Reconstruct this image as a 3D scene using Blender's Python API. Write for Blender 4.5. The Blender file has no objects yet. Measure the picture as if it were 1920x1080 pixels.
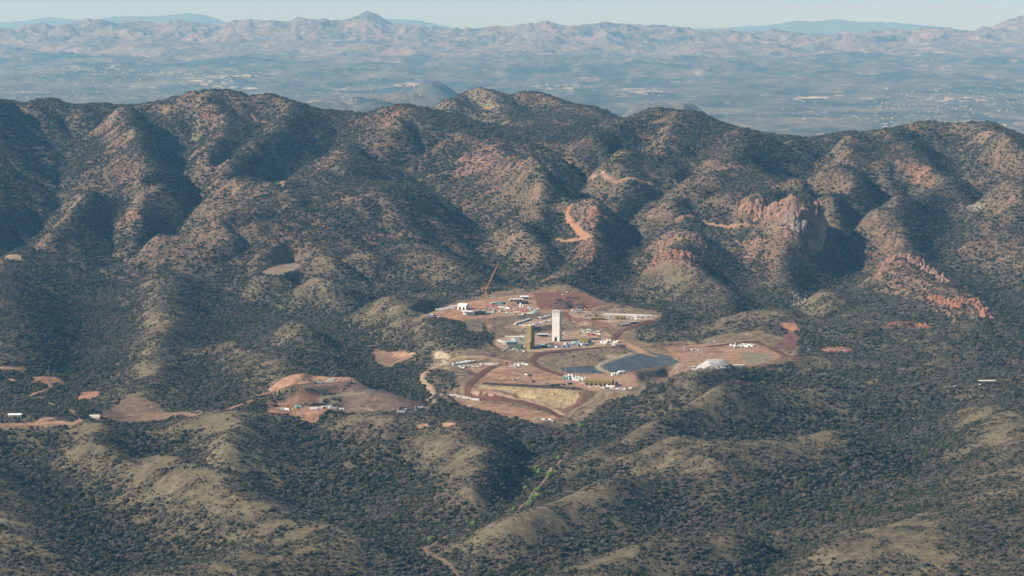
import bpy, math, heapq, random
import numpy as np
from mathutils import Vector, Matrix

# ------------------------------------------------------------ camera, sky, sun
S = bpy.context.scene
COL = S.collection
W0, H0 = 1920.0, 1080.0
F = 4330.0                      # focal length in photo pixels
CAMZ = 615.0                    # height above the mine's middle pad
PITCH = math.radians(7.0)
cd = bpy.data.cameras.new('camera'); cam = bpy.data.objects.new('camera', cd); COL.objects.link(cam)
cd.sensor_width = 36.0; cd.lens = 36.0 * F / W0
cd.clip_start = 5.0; cd.clip_end = 400000.0
cam.location = (0, 0, CAMZ); cam.rotation_euler = (math.pi / 2 - PITCH, 0, 0)
S.camera = cam
SUN_EL, SUN_AZ = math.radians(35), math.radians(-110)     # azimuth from +Y, negative = left of the view
wd = bpy.data.worlds.new('World'); S.world = wd; wd.use_nodes = True
nt = wd.node_tree
sky = nt.nodes.new('ShaderNodeTexSky'); sky.sky_type = 'NISHITA'; sky.sun_disc = False
sky.sun_elevation = SUN_EL; sky.sun_rotation = SUN_AZ
sky.altitude = 2200; sky.air_density = 1.0; sky.dust_density = 0.3; sky.ozone_density = 1.0
bg = nt.nodes['Background']; bg.inputs[1].default_value = 0.065
tc = nt.nodes.new('ShaderNodeTexCoord'); sx = nt.nodes.new('ShaderNodeSeparateXYZ'); mx = nt.nodes.new('ShaderNodeMath'); mx.operation = 'MAXIMUM'; mx.inputs[1].default_value = 0.05
cx = nt.nodes.new('ShaderNodeCombineXYZ'); nt.links.new(tc.outputs['Generated'], sx.inputs[0]); nt.links.new(sx.outputs[2], mx.inputs[0])
nt.links.new(sx.outputs[0], cx.inputs[0]); nt.links.new(sx.outputs[1], cx.inputs[1]); nt.links.new(mx.outputs[0], cx.inputs[2]); nt.links.new(cx.outputs[0], sky.inputs[0])
nt.links.new(sky.outputs[0], bg.inputs[0])
sl = bpy.data.lights.new('sun', 'SUN'); sl.energy = 5.0; sl.angle = math.radians(0.5); sl.color = (1.0, 0.93, 0.81)
so = bpy.data.objects.new('sun', sl); COL.objects.link(so)
sd = Vector((math.sin(SUN_AZ) * math.cos(SUN_EL), math.cos(SUN_AZ) * math.cos(SUN_EL), math.sin(SUN_EL)))
so.rotation_euler = sd.to_track_quat('Z', 'Y').to_euler(); so.location = (-2000, 1000, 3000)
S.view_settings.view_transform = 'Standard'; S.view_settings.look = 'None'
S.view_settings.gamma = 1.0; S.view_settings.exposure = 0.48
S.cycles.volume_bounces = 0; S.cycles.max_bounces = 4; S.cycles.diffuse_bounces = 2
random.seed(7); rng = np.random.default_rng(7)

# ------------------------------------------------------------ helpers
ct, st = math.cos(PITCH), math.sin(PITCH)
def ray(px, py):
    """photo pixel -> (x/y, z slope per metre of y)"""
    X = (px - 960.0) / F; Y = (540.0 - py) / F
    dy = ct + Y * st
    return X / dy, (-st + Y * ct) / dy
def pt(px, py, D):
    a, s = ray(px, py)
    return a * D, D, CAMZ + s * D
def onz(px, py, z):
    a, s = ray(px, py); D = (z - CAMZ) / s
    return a * D, D
_perm = rng.permutation(256); _perm = np.concatenate([_perm, _perm, _perm])
_ga = rng.uniform(0, 2 * np.pi, 256); _gx, _gy = np.cos(_ga), np.sin(_ga)
def perlin(x, y):
    xi = np.floor(x).astype(np.int64); yi = np.floor(y).astype(np.int64)
    xf = x - xi; yf = y - yi; xi &= 255; yi &= 255
    u = xf * xf * xf * (xf * (xf * 6 - 15) + 10); v = yf * yf * yf * (yf * (yf * 6 - 15) + 10)
    def g(ix, iy, fx, fy):
        h = _perm[_perm[ix] + iy] & 255
        return _gx[h] * fx + _gy[h] * fy
    x1 = (xi + 1) & 255; y1 = (yi + 1) & 255
    a = g(xi, yi, xf, yf); b = g(x1, yi, xf - 1, yf); c = g(xi, y1, xf, yf - 1); d = g(x1, y1, xf - 1, yf - 1)
    return ((a + u * (b - a)) + v * ((c + u * (d - c)) - (a + u * (b - a)))) * 1.5
def fbm(x, y, wl, octs, gain=0.5, off=0.0):
    r = 0; amp = 1.0; t = 0
    for o in range(octs):
        r = r + amp * perlin(x / wl + 17.3 * o + off, y / wl - 9.1 * o + off); t += amp
        amp *= gain; wl *= 0.5
    return r / t
def ridged(x, y, wl, octs, gain=0.5, off=0.0):
    r = 0; amp = 1.0; t = 0
    for o in range(octs):
        r = r + amp * (1 - 2 * np.abs(perlin(x / wl + 31.7 * o + off, y / wl + 5.7 * o - off))); t += amp
        amp *= gain; wl *= 0.5
    return r / t
def sstep(a, b, x):
    t = np.clip((x - a) / (b - a), 0, 1); return t * t * (3 - 2 * t)
def blur(z, n):
    for _ in range(n):
        p = np.pad(z, ((1, 1), (0, 0)), 'edge'); z = (p[:-2] + 2 * z + p[2:]) * 0.25
        p = np.pad(z, ((0, 0), (1, 1)), 'edge'); z = (p[:, :-2] + 2 * z + p[:, 2:]) * 0.25
    return z
def blur_big(z, s):
    """box-like blur of about s cells via three running means"""
    for _ in range(3):
        for ax in (0, 1):
            p = np.pad(z, [(s + 1, s) if k == ax else (0, 0) for k in (0, 1)], 'edge')
            c = np.cumsum(p, axis=ax); n = z.shape[ax]
            z = (np.take(c, range(2 * s + 1, 2 * s + 1 + n), axis=ax) - np.take(c, range(0, n), axis=ax)) / (2 * s + 1)
    return z

# ------------------------------------------------------------ the lie of the land: crests and gullies as 3D lines
_py = [120, 150, 200, 250, 300, 350, 400, 450, 500, 550, 600, 640, 700, 750, 800, 900, 1000, 1080, 1150, 1300]
_pd = [8100, 7600, 7100, 6650, 6250, 5900, 5600, 5380, 5150, 4850, 4490, 4213, 3848, 3588, 3362, 2985, 2684, 2484, 2331, 2060]
def D0(py): return float(np.interp(py, _py, _pd))
LINES = []
def ab(*p): LINES.append([tuple(q) for q in p])                       # px, py, distance
def kk(k, *p): LINES.append([(q[0], q[1], D0(q[1] + k * (1.3 if q[1] > 792 else 1))) for q in p])  # k > 0 crest, k < 0 gully
# skyline of the near mountains
ab((-900,235,7300),(-500,215,7300),(-200,200,7300),(0,187,7300),(50,195,7300),(75,191,7300),(125,196,7300),(150,197,7250),(200,192,7200),(215,200,7200),
   (260,199,7200),(300,190,7150),(330,178,7100),(345,172,7100),(380,170,7100),(435,167,7100),(490,172,7100),(515,175,7100),(540,186,7100),(565,193,7100),
   (590,203,7100),(640,208,7100),(680,215,7050),(700,208,7000),(745,196,6950),(770,197,6950),(795,205,6900),(820,217,6800),(873,247,6500),(933,277,6200),
   (973,297,6000),(1023,323,5800),(1063,353,5600))
ab((88,181,8300),(60,188,8300),(110,187,8300))
ab((215,198,9000),(280,190,9000),(340,186,9000))
ab((740,230,8800),(805,207,8600),(830,190,8550),(880,168,8500),(900,164,8500),(930,168,8500),(955,180,8500),(975,172,8500),(1000,171,8500),(1020,175,8400),(1060,190,8300),
   (1085,198,8200),(1115,200,8100),(1140,210,8000),(1168,228,7900))
ab((955,182,8500),(945,212,8050),(955,240,7650),(990,262,7250))
ab((900,215,8300),(910,245,7900),(940,270,7400))
ab((1000,215,8300),(1012,242,7850))
ab((870,190,8300),(840,215,8000))
ab((1070,215,8000),(1085,245,7400))
ab((1168,226,7300),(1195,212,7200),(1220,204,7150),(1250,204,7100),(1290,210,7100),(1315,212,7050),(1345,228,7000),(1380,240,7000),(1430,252,7000),(1480,256,7000),
   (1520,260,7000),(1560,252,6950),(1590,246,6950),(1625,247,6900),(1660,243,6900),(1690,236,6900),(1720,229,6900),(1750,226,6900),(1800,230,6900),(1840,224,6800),
   (1860,230,6850),(1880,240,6900),(1920,255,6950),(2000,272,7000),(2150,262,6900),(2400,280,6900),(2800,290,6900))
# spurs and gullies under it
kk(20,(1165,234),(1130,250),(1095,270),(1055,295),(1010,300),(985,300))
kk(22,(1195,218),(1165,250),(1150,285),(1140,315),(1130,330))
kk(-25,(1215,250),(1200,280),(1190,310),(1170,335),(1120,345),(1090,362),(1070,390),(1058,420),(1062,470),(1055,498),(1025,520),(990,545))
kk(-20,(1120,262),(1060,285),(1015,290))
kk(22,(1250,210),(1240,250),(1225,285),(1205,325))
kk(5,(1320,260),(1300,320),(1280,370),(1250,400))
kk(28,(1385,244),(1410,285),(1425,330),(1420,370),(1385,388))
kk(-38,(1530,275),(1545,310),(1530,345),(1490,365),(1465,374))
kk(24,(1570,256),(1590,290),(1600,325),(1635,355),(1652,395),(1658,420))
kk(10,(1545,370),(1590,400),(1610,440))
kk(26,(1690,240),(1705,270),(1735,300),(1770,335),(1825,368),(1880,425),(1940,470))
kk(-38,(1790,255),(1812,300),(1828,340),(1860,375),(1910,420),(1990,455))
kk(20,(1845,228),(1850,270),(1870,320),(1910,360),(1970,400))
kk(-35,(1700,398),(1645,432),(1603,452),(1575,480),(1568,507),(1535,535),(1528,560),(1505,592),(1455,620),(1400,640))
kk(30,(1385,388),(1430,386),(1480,396),(1545,406),(1560,430),(1540,460))
kk(25,(1420,400),(1418,430),(1440,465),(1470,500),(1500,535),(1522,555))
kk(-22,(1350,440),(1375,490),(1410,530),(1440,560),(1465,590))
kk(32,(1200,505),(1230,482),(1270,470),(1300,474),(1320,505),(1345,535),(1385,560),(1425,582))
kk(28,(1240,440),(1290,435),(1325,448),(1350,475))
kk(12,(1225,535),(1270,545),(1330,572),(1400,600))
kk(-28,(1240,410),(1185,430),(1160,460),(1170,490),(1190,530),(1185,565),(1205,592))
kk(25,(1065,388),(1110,392),(1140,405),(1125,440),(1112,475),(1095,520),(1060,543))
kk(26,(1725,362),(1705,420),(1682,470),(1700,480),(1740,500),(1780,530),(1830,570),(1858,600))
kk(10,(1640,505),(1600,560),(1580,600))
kk(-20,(1840,400),(1790,440),(1750,455),(1770,485),(1805,520),(1860,560),(1930,610))
kk(12,(1950,440),(1880,440),(1830,450),(1790,465))
kk(16,(1640,612),(1665,604),(1700,602),(1760,615),(1810,640))
kk(-8,(1450,650),(1530,655),(1620,662),(1700,690),(1800,705))
# left mass
kk(24,(20,196),(10,245),(5,300),(0,380),(-30,440))
kk(-30,(50,255),(70,305),(90,340),(100,372),(80,420),(52,460),(28,488))
kk(-26,(205,240),(172,282),(152,328),(132,368),(108,405))
kk(28,(215,203),(250,226),(262,240),(275,262),(285,290),(296,325),(300,338))
kk(-36,(330,270),(338,310),(340,340),(378,375),(385,402),(366,430),(348,452),(300,484),(240,512))
kk(27,(378,398),(335,374),(290,356),(235,348),(200,365),(165,392),(110,419),(67,457),(40,484))
kk(22,(235,385),(250,420),(272,452))
kk(-22,(212,392),(222,430),(240,470))
kk(27,(745,200),(735,240),(700,262),(655,276),(628,306),(600,328),(565,340),(520,362),(480,382),(430,400),(380,424),(350,460))
kk(-27,(625,240),(612,262),(585,290),(540,322),(480,352),(425,376),(392,398))
kk(20,(560,196),(530,232),(490,268),(440,310),(400,350))
kk(-14,(478,190),(482,238),(452,288),(405,335),(388,370))
kk(12,(432,170),(425,205),(440,240),(400,270),(370,310))
kk(-20,(330,210),(300,225),(295,245))
kk(-30,(655,295),(690,325),(770,335),(835,362),(890,392),(945,418),(1000,455),(1030,490))
kk(28,(660,352),(700,346),(740,346),(790,354),(800,380),(790,412),(760,438),(700,444),(650,470),(612,500),(565,525))
kk(-28,(845,385),(868,430),(895,470),(930,490),(985,515))
kk(22,(870,262),(910,300),(940,335),(985,375),(1005,420),(1020,460))
kk(15,(820,470),(880,500),(900,530))
kk(0,(1895,262),(1930,290),(1990,320))
kk(-6,(1960,270),(2050,300),(2150,330))
kk(2,(1648,262),(1630,290),(1618,315))
kk(0,(1450,262),(1470,275),(1500,268))
# valley floor and middle hills, left
kk(-12,(-300,500),(-100,495),(40,492),(250,508),(440,530),(560,545),(700,545),(850,560),(960,552))
kk(17,(330,515),(350,560),(335,620),(300,680),(288,728))
kk(-28,(215,530),(190,590),(165,650),(172,700),(205,740))
kk(26,(60,525),(85,590),(60,650))
kk(-28,(440,550),(560,585),(640,625),(690,668),(740,705),(790,740),(812,768))
kk(22,(640,575),(720,600),(790,615),(840,640))
kk(26,(420,630),(500,680),(560,700))
kk(-22,(395,560),(400,620),(380,690),(385,740))
kk(18,(520,600),(560,640),(600,680))
kk(-20,(480,600),(520,650),(545,690))
kk(-5,(400,745),(460,752))
kk(8,(560,715),(640,705),(700,730),(780,765))
kk(10,(190,760),(245,742),(320,770))
kk(-15,(0,720),(60,740),(130,760))
# the mine's terraces
ab((800,593,4365),(900,590,4390),(1000,550,4700),(1090,552,4680),(1230,594,4420))
ab((935,645,4160),(1060,650,4125),(1160,645,4160),(1100,622,4310),(985,625,4290))
ab((860,690,3950),(1000,700,3890),(1080,725,3760),(1180,722,3770),(1200,690,3950),(1260,668,4080),(1400,668,4060))
ab((900,768,3640),(1060,780,3620),(820,740,3700),(830,680,3960))
ab((1300,640,4250),(1450,655,4170))
# foreground
kk(20,(-400,805),(-200,800),(0,794),(100,791),(200,790),(330,786),(430,777),(483,773),(560,781),(640,778),(760,786),(850,795),(950,806))
kk(-12,(100,770),(330,775),(420,766),(520,772),(700,773),(800,778),(900,786))
kk(25,(-200,850),(0,858),(40,885),(60,930),(80,1000))
kk(-26,(20,866),(90,896),(150,938),(190,974),(218,1004),(250,1040),(330,1070))
kk(15,(170,815),(100,850))
kk(22,(200,800),(213,840),(250,892),(290,905),(335,924),(400,952),(500,968),(583,985),(680,1000))
kk(-25,(245,800),(285,850),(330,890),(390,918),(450,936),(560,950),(640,975))
kk(24,(483,775),(400,818),(362,870),(430,890),(500,905))
kk(-27,(560,800),(600,835),(660,856),(740,872),(800,905),(832,946),(858,974))
kk(20,(640,780),(720,810),(780,822),(850,832),(900,835),(950,840),(930,860),(880,875),(870,900))
kk(-30,(1010,800),(1080,800),(1062,850),(1045,872),(1018,905),(998,932),(972,958),(930,978),(870,995),(812,1022),(800,1036),(840,1058),(860,1085),(840,1140))
kk(-24,(1080,800),(1130,768),(1185,742),(1240,716),(1300,706),(1360,700))
kk(14,(1400,690),(1500,674),(1600,677),(1700,683),(1800,702),(1900,706),(2100,700),(2500,705))
kk(20,(1395,694),(1340,716),(1300,745),(1225,788),(1150,812),(1095,845))
kk(-18,(1480,720),(1400,740),(1330,765),(1260,800),(1180,835),(1100,862))
kk(20,(1550,742),(1480,747),(1397,762),(1340,777),(1300,792),(1240,816),(1180,842))
kk(-22,(1600,790),(1500,800),(1420,826),(1340,846),(1260,862),(1180,880),(1100,905),(1040,925))
kk(20,(1640,812),(1530,812),(1447,846),(1335,864),(1240,895),(1170,917),(1115,930),(1030,944),(965,970),(935,988))
kk(-26,(1730,790),(1720,850),(1712,900),(1650,938),(1560,955),(1480,960),(1400,985),(1300,1000))
kk(14,(1850,760),(1860,830),(1850,900),(1830,940))
kk(22,(1550,1012),(1640,987),(1727,976),(1765,978),(1865,994),(1960,1010))
kk(-22,(1250,935),(1245,975),(1212,1005),(1130,1025),(1050,1050),(960,1066),(880,1080))
kk(14,(1100,1076),(1160,1056),(1240,1042),(1340,1034),(1420,1020))
kk(-15,(1570,1032),(1450,1052),(1350,1085),(1250,1120))
kk(18,(420,1050),(560,1010),(640,1000),(720,1020))
kk(0,(-600,900),(-500,1050),(-400,700),(-400,600),(-400,400),(-350,300))
kk(0,(2300,900),(2400,1050),(2300,600),(2400,400),(2200,780),(2100,870),(2150,340))
kk(0,(-200,1180),(200,1160),(600,1180),(1000,1180),(1400,1160),(1800,1180),(2200,1180))
kk(0,(-200,1300),(400,1300),(960,1300),(1500,1300),(2200,1300))

CP = []
for L in LINES:
    for i in range(len(L)):
        CP.append(pt(*L[i]))
        if i + 1 < len(L):
            p, q = L[i], L[i + 1]
            n = int(math.hypot(q[0] - p[0], (q[1] - p[1]) * 2) // 32)
            if abs(q[0] - p[0]) > 250: n = min(n, 2)
            for j in range(1, n + 1):
                t = j / (n + 1)
                CP.append(pt(*[p[m] + (q[m] - p[m]) * t for m in range(3)]))
CP = [c for c in CP]
for a in np.arange(-0.42, 0.43, 0.06):                     # the hidden far side falls to the basin
    CP.append((a * 10300, 10300, -330)); CP.append((a * 11500, 11500, -400)); CP.append((a * 9650, 9650, -200))
for px in list(range(-900, 700, 110)) + list(range(1260, 2800, 110)):
    CP.append(pt(px, float(np.interp(px, [0, 450, 640, 1250, 1500, 1750, 1920], [200, 172, 215, 212, 262, 232, 258])), 7100)[:2])
    x_, y_ = CP.pop(); CP.append((x_ * 1.08, 7650, 130))
    if px > 360 or px < -150: CP.append((x_ * 1.16, 8250, 60))
CP = np.array(CP)
ca = CP[:, 0] / CP[:, 1]; cb = np.log(CP[:, 1]); cz = CP[:, 2]
n = len(CP)
R = np.sqrt((ca[:, None] - ca) ** 2 + (cb[:, None] - cb) ** 2 + 1e-5)
A = np.zeros((n + 3, n + 3)); A[:n, :n] = -R; A[:n, :n] += np.eye(n) * 0.0003
A[:n, n] = A[n, :n] = 1; A[:n, n + 1] = A[n + 1, :n] = ca; A[:n, n + 2] = A[n + 2, :n] = cb
wts = np.linalg.solve(A, np.concatenate([cz, [0, 0, 0]]))
CELL = 14.0
GX = np.arange(-3200, 3201, CELL); GY = np.arange(1600, 10601, CELL)
def rbf_eval(gx, gy):
    X, Y = np.meshgrid(gx, gy); a = (X / Y).ravel(); b = np.log(Y).ravel(); out = np.empty(a.size)
    for i in range(0, a.size, 20000):
        aa, bb = a[i:i + 20000], b[i:i + 20000]
        r = np.sqrt((aa[:, None] - ca) ** 2 + (bb[:, None] - cb) ** 2 + 1e-5)
        out[i:i + 20000] = -r @ wts[:n] + wts[n] + wts[n + 1] * aa + wts[n + 2] * bb
    return out.reshape(X.shape)
def resample(z, gx, gy, x, y):
    fx = np.clip((x - gx[0]) / (gx[1] - gx[0]), 0, len(gx) - 1.001); fy = np.clip((y - gy[0]) / (gy[1] - gy[0]), 0, len(gy) - 1.001)
    ix = fx.astype(int); iy = fy.astype(int); tx = fx - ix; ty = fy - iy
    return (z[iy, ix] * (1 - tx) + z[iy, ix + 1] * tx) * (1 - ty) + (z[iy + 1, ix] * (1 - tx) + z[iy + 1, ix + 1] * tx) * ty
def resample_s(z, gx, gy, x, y):
    fx = np.clip((x - gx[0]) / (gx[1] - gx[0]), 1, len(gx) - 2.001); fy = np.clip((y - gy[0]) / (gy[1] - gy[0]), 1, len(gy) - 2.001)
    ix = np.rint(fx).astype(int); iy = np.rint(fy).astype(int); tx = fx - ix; ty = fy - iy
    wx = (0.5 * (0.5 - tx) ** 2, 0.75 - tx ** 2, 0.5 * (0.5 + tx) ** 2); wy = (0.5 * (0.5 - ty) ** 2, 0.75 - ty ** 2, 0.5 * (0.5 + ty) ** 2)
    r = 0
    for j in (-1, 0, 1):
        for i in (-1, 0, 1): r = r + wy[j + 1] * wx[i + 1] * z[iy + j, ix + i]
    return r
g2x = np.arange(-3200, 3229, 28.0); g2y = np.arange(1600, 10629, 28.0)
zc = rbf_eval(g2x, g2y)
MX, MY = np.meshgrid(GX, GY)
z0 = resample_s(zc, g2x, g2y, MX, MY)
mount = sstep(4500, 5600, MY)
zn = z0 + (fbm(MX, MY, 330, 5, 0.62) * (14 + 12 * mount) + ridged(MX + 60 * perlin(MX / 300, MY / 300), MY, 230, 3, 0.5, 1.7) * (6 + 9 * mount)) * (0.35 + 0.65 * sstep(0, 120, np.hypot(MX - 60, (MY - 4150) * 0.9) - 330))
def flow(z):
    """priority flood: receivers, order and drainage area"""
    ny, nx = z.shape; N = ny * nx; zf = z.ravel().tolist(); rec = list(range(N)); done = bytearray(N); order = []
    hp = []
    for i in range(nx): hp.append((zf[i], i)); hp.append((zf[N - nx + i], N - nx + i)); done[i] = 1; done[N - nx + i] = 1
    for j in range(1, ny - 1): hp.append((zf[j * nx], j * nx)); hp.append((zf[j * nx + nx - 1], j * nx + nx - 1)); done[j * nx] = 1; done[j * nx + nx - 1] = 1
    heapq.heapify(hp); pop, push = heapq.heappop, heapq.heappush
    nb = (1, -1, nx, -nx, nx + 1, nx - 1, -nx + 1, -nx - 1)
    while hp:
        h, i = pop(hp); order.append(i)
        for d in nb:
            k = i + d
            if 0 <= k < N and not done[k]:
                done[k] = 1; rec[k] = i; push(hp, (max(zf[k], h + 1e-4), k))
    ar = [1.0] * N
    for i in reversed(order):
        if rec[i] != i: ar[rec[i]] += ar[i]
    return rec, order, np.array(ar).reshape(z.shape)
z = zn.copy()
for it in range(7):
    rec, order, area = flow(z)
    f = (0.10 * area ** 0.5 * (0.95 + 0.2 * mount)).ravel().tolist(); zl = z.ravel().tolist()
    for i in order:
        r = rec[i]
        if r != i and zl[i] > zl[r]: zl[i] = (zl[i] + f[i] * zl[r]) / (1 + f[i])
    z = np.array(zl).reshape(z.shape); z = 0.6 * z + 0.4 * blur(z, 1)
z1 = z + blur_big(z0 - z, 7)
z1 = np.where(MY > 9600, z0, z1)
for it, s_ in ((0, 5), (1, 3)):                          # pull crests and gullies back to their surveyed heights
    num = np.zeros_like(z1); den = np.zeros_like(z1)
    ok = (np.abs(CP[:, 0]) < 3150) & (CP[:, 1] < 10500); q = CP[ok]
    jx = np.rint((q[:, 0] - GX[0]) / CELL).astype(int); jy = np.rint((q[:, 1] - GY[0]) / CELL).astype(int)
    np.add.at(num, (jy, jx), q[:, 2] - z1[jy, jx]); np.add.at(den, (jy, jx), 1.0)
    num = blur_big(num, s_); den = blur_big(den, s_); z1 = z1 + num / (den + 0.0012) * 0.85
LOGA = blur(np.log(area), 1)
z1b = blur_big(z1, 2); DZX = np.gradient(z1b, CELL, axis=1); DZY = np.gradient(z1b, CELL, axis=0)
CONC = (blur_big(z1, 5) - blur(z1, 2)); SLOPE = np.hypot(*np.gradient(blur(z1, 1), CELL))

# nothing on the near range stands higher than its surveyed skyline
SKP = [(-900,235),(0,187),(50,194),(75,183),(95,182),(125,196),(150,197),(200,192),(215,199),(260,197),(300,189),(330,178),(345,172),(435,167),(490,172),(515,175),(540,186),(590,203),(640,208),(680,214),(700,208),(745,196),(770,197),(805,206),(830,190),(880,168),
       (900,164),(930,168),(955,180),(975,172),(1000,171),(1020,175),(1060,190),(1085,198),(1115,200),(1140,210),(1168,226),(1195,212),(1220,204),(1250,204),(1290,210),(1315,212),(1345,228),(1380,240),(1430,252),(1480,256),(1520,260),(1560,252),(1590,246),(1625,247),
       (1660,243),(1690,236),(1720,229),(1750,226),(1800,230),(1840,224),(1860,230),(1880,240),(1920,255),(2000,262),(2400,270)]
spx = 960 + MX / MY * F * 1.002; spy = np.interp(spx, [q[0] for q in SKP], [q[1] for q in SKP]) + 2.0
lim = CAMZ + ((-st + (540 - spy) / F * ct) / (ct + (540 - spy) / F * st)) * MY
for it in range(2):
    exc = np.clip(z1 - lim, 0, None) * (MY > 5200); z1 = z1 - np.maximum(exc * .9, 1.1 * blur_big(exc, 3))
z1b = blur_big(z1, 2); DZX = np.gradient(z1b, CELL, axis=1); CONC = (blur_big(z1, 5) - blur(z1, 2)); SLOPE = np.hypot(*np.gradient(blur(z1, 1), CELL))

# ------------------------------------------------------------ terrain sheets: rows by distance, columns by bearing
NC = 1150
AC = np.linspace(-0.295, 0.295, NC)
def rows(*seg):
    out = []
    for a, b, s in seg: out.append(np.arange(a, b, s))
    return np.concatenate(out)
RW = rows((1750, 2250, 10), (2250, 3400, 3.4), (3400, 4760, 2.6), (4760, 7400, 5.5), (7400, 9000, 9), (9000, 10200, 40))
NR = len(RW)
X = RW[:, None] * AC[None, :]; Y = np.repeat(RW[:, None], NC, 1)
Z = resample_s(z1, GX, GY, X, Y)
LA = resample(LOGA, GX, GY, X, Y)
mt = sstep(4700, 5600, Y)
Z = Z + fbm(X, Y, 60, 4, 0.55, 3.3) * (2.8 + 4.2 * mt) + (ridged(X + 40 * perlin(X / 120, Y / 120), Y, 170, 3, 0.5, 6.1) - 0.1) * (4.5 + 4.5 * mt) * (1 - 0.6 * sstep(6300, 7000, Y))
# pads cut into the slope: polygon in the photo on a level plane -> world outline
def poly_sd(P, x, y):
    """signed distance to a polygon (negative inside)"""
    P = np.array(P); d = np.full(x.shape, 1e9); ins = np.zeros(x.shape, bool)
    for i in range(len(P)):
        a = P[i]; b = P[(i + 1) % len(P)]; ex, ey = b - a; wx, wy = x - a[0], y - a[1]
        t = np.clip((wx * ex + wy * ey) / (ex * ex + ey * ey + 1e-9), 0, 1)
        d = np.minimum(d, np.hypot(wx - ex * t, wy - ey * t))
        c = ((a[1] <= y) & (b[1] > y)) | ((b[1] <= y) & (a[1] > y))
        with np.errstate(divide='ignore', invalid='ignore'):
            xc = a[0] + (y - a[1]) / (ey if ey != 0 else 1e-9) * ex
        ins ^= c & (x < xc)
    return np.where(ins, -d, d)
def near(P, m):
    P = np.array(P); x0, y0 = P.min(0) - m; x1, y1 = P.max(0) + m
    r = np.where((RW > y0) & (RW < y1))[0]
    c = np.where((AC > min(x0 / y0, x0 / y1)) & (AC < max(x1 / y0, x1 / y1)))[0]
    return slice(r[0], r[-1] + 1), slice(c[0], c[-1] + 1)
def zat(x, y):
    fa = np.clip((np.asarray(x) / y - AC[0]) / (AC[1] - AC[0]), 0, NC - 1.001); fr = np.clip(np.interp(y, RW, np.arange(NR)), 0, NR - 1.001)
    i = fr.astype(int); j = fa.astype(int); tr = fr - i; ta = fa - j
    return (Z[i, j] * (1 - ta) + Z[i, j + 1] * ta) * (1 - tr) + (Z[i + 1, j] * (1 - ta) + Z[i + 1, j + 1] * ta) * tr
def hit(px, py):
    """where the photo's line of sight meets the ground"""
    a, s = ray(px, py)
    fa = min(max((a - AC[0]) / (AC[1] - AC[0]), 0), NC - 1.001); j = int(fa); t = fa - j
    col = Z[:, j] * (1 - t) + Z[:, j + 1] * t
    g = col - (CAMZ + s * RW); k = np.argmax(g >= 0)
    if g[k] < 0 or k == 0: return Vector((a * 6000, 6000, 100))
    q = g[k - 1] / (g[k - 1] - g[k] + 1e-9); y = RW[k - 1] + (RW[k] - RW[k - 1]) * q
    return Vector((a * y, y, float(col[k - 1] + (col[k] - col[k - 1]) * q)))
PADS = [  # name, level, bank width, outline in photo pixels
 ('basin', -26, 25, [(1000,793),(880,765),(850,748),(900,752),(1000,768),(1060,783)]),
 ('lower', -6, 30, [(850,684),(960,676),(1020,690),(1050,704),(1095,722),(1090,731),(1000,728),(890,722),(880,712),(905,700)]),
 ('shop', -6, 26, [(1040,704),(1075,696),(1190,700),(1195,722),(1170,731),(1100,730),(1050,722)]),
 ('pond', -4, 22, [(1048,686),(1130,682),(1220,662),(1262,668),(1275,680),(1180,696),(1110,698),(1060,698)]),
 ('east', 0, 26, [(1250,650),(1400,640),(1480,662),(1400,688),(1290,690),(1262,676)]),
 ('middle', 5, 24, [(928,646),(934,634),(985,627),(1030,623),(1100,618),(1130,620),(1166,640),(1152,649),(1080,653),(1000,660),(950,657)]),
 ('yard', 14, 12, [(955,609),(968,600),(1035,594),(1042,607),(985,614)]),
 ('camp', 16, 16, [(1062,588),(1135,584),(1240,591),(1218,600),(1160,605),(1100,600)]),
 ('upper', 23, 28, [(792,594),(820,580),(870,566),(1000,548),(1095,550),(1132,573),(1100,584),(1010,587),(960,592),(900,596),(850,598)]),
 ('bench_a', None, 18, [(540,724),(600,708),(655,708),(668,716),(610,722),(560,730)]),
 ('bench_b', None, 18, [(500,771),(520,762),(620,762),(630,770)]),
 ('oval', None, 45, [(488,511),(510,500),(550,493),(566,497),(562,504),(535,514),(500,516)]),
]
PADZ = {}
for nm, pz, bw, pl in PADS:
    if pz is None:
        c = np.mean(np.array(pl), 0); pz = hit(c[0], c[1]).z
    P = [onz(px, py, pz) for px, py in pl]; PADZ[nm] = pz
    sr, sc = near(P, bw + 5)
    sdv = poly_sd(P, X[sr, sc], Y[sr, sc]) + 7 * fbm(X[sr, sc], Y[sr, sc], 60, 3)
    w = 1 - sstep(0, bw, sdv)
    Z[sr, sc] = Z[sr, sc] * (1 - w) + (pz + 0.8 * fbm(X[sr, sc], Y[sr, sc], 34, 4, .6)) * w

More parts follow.
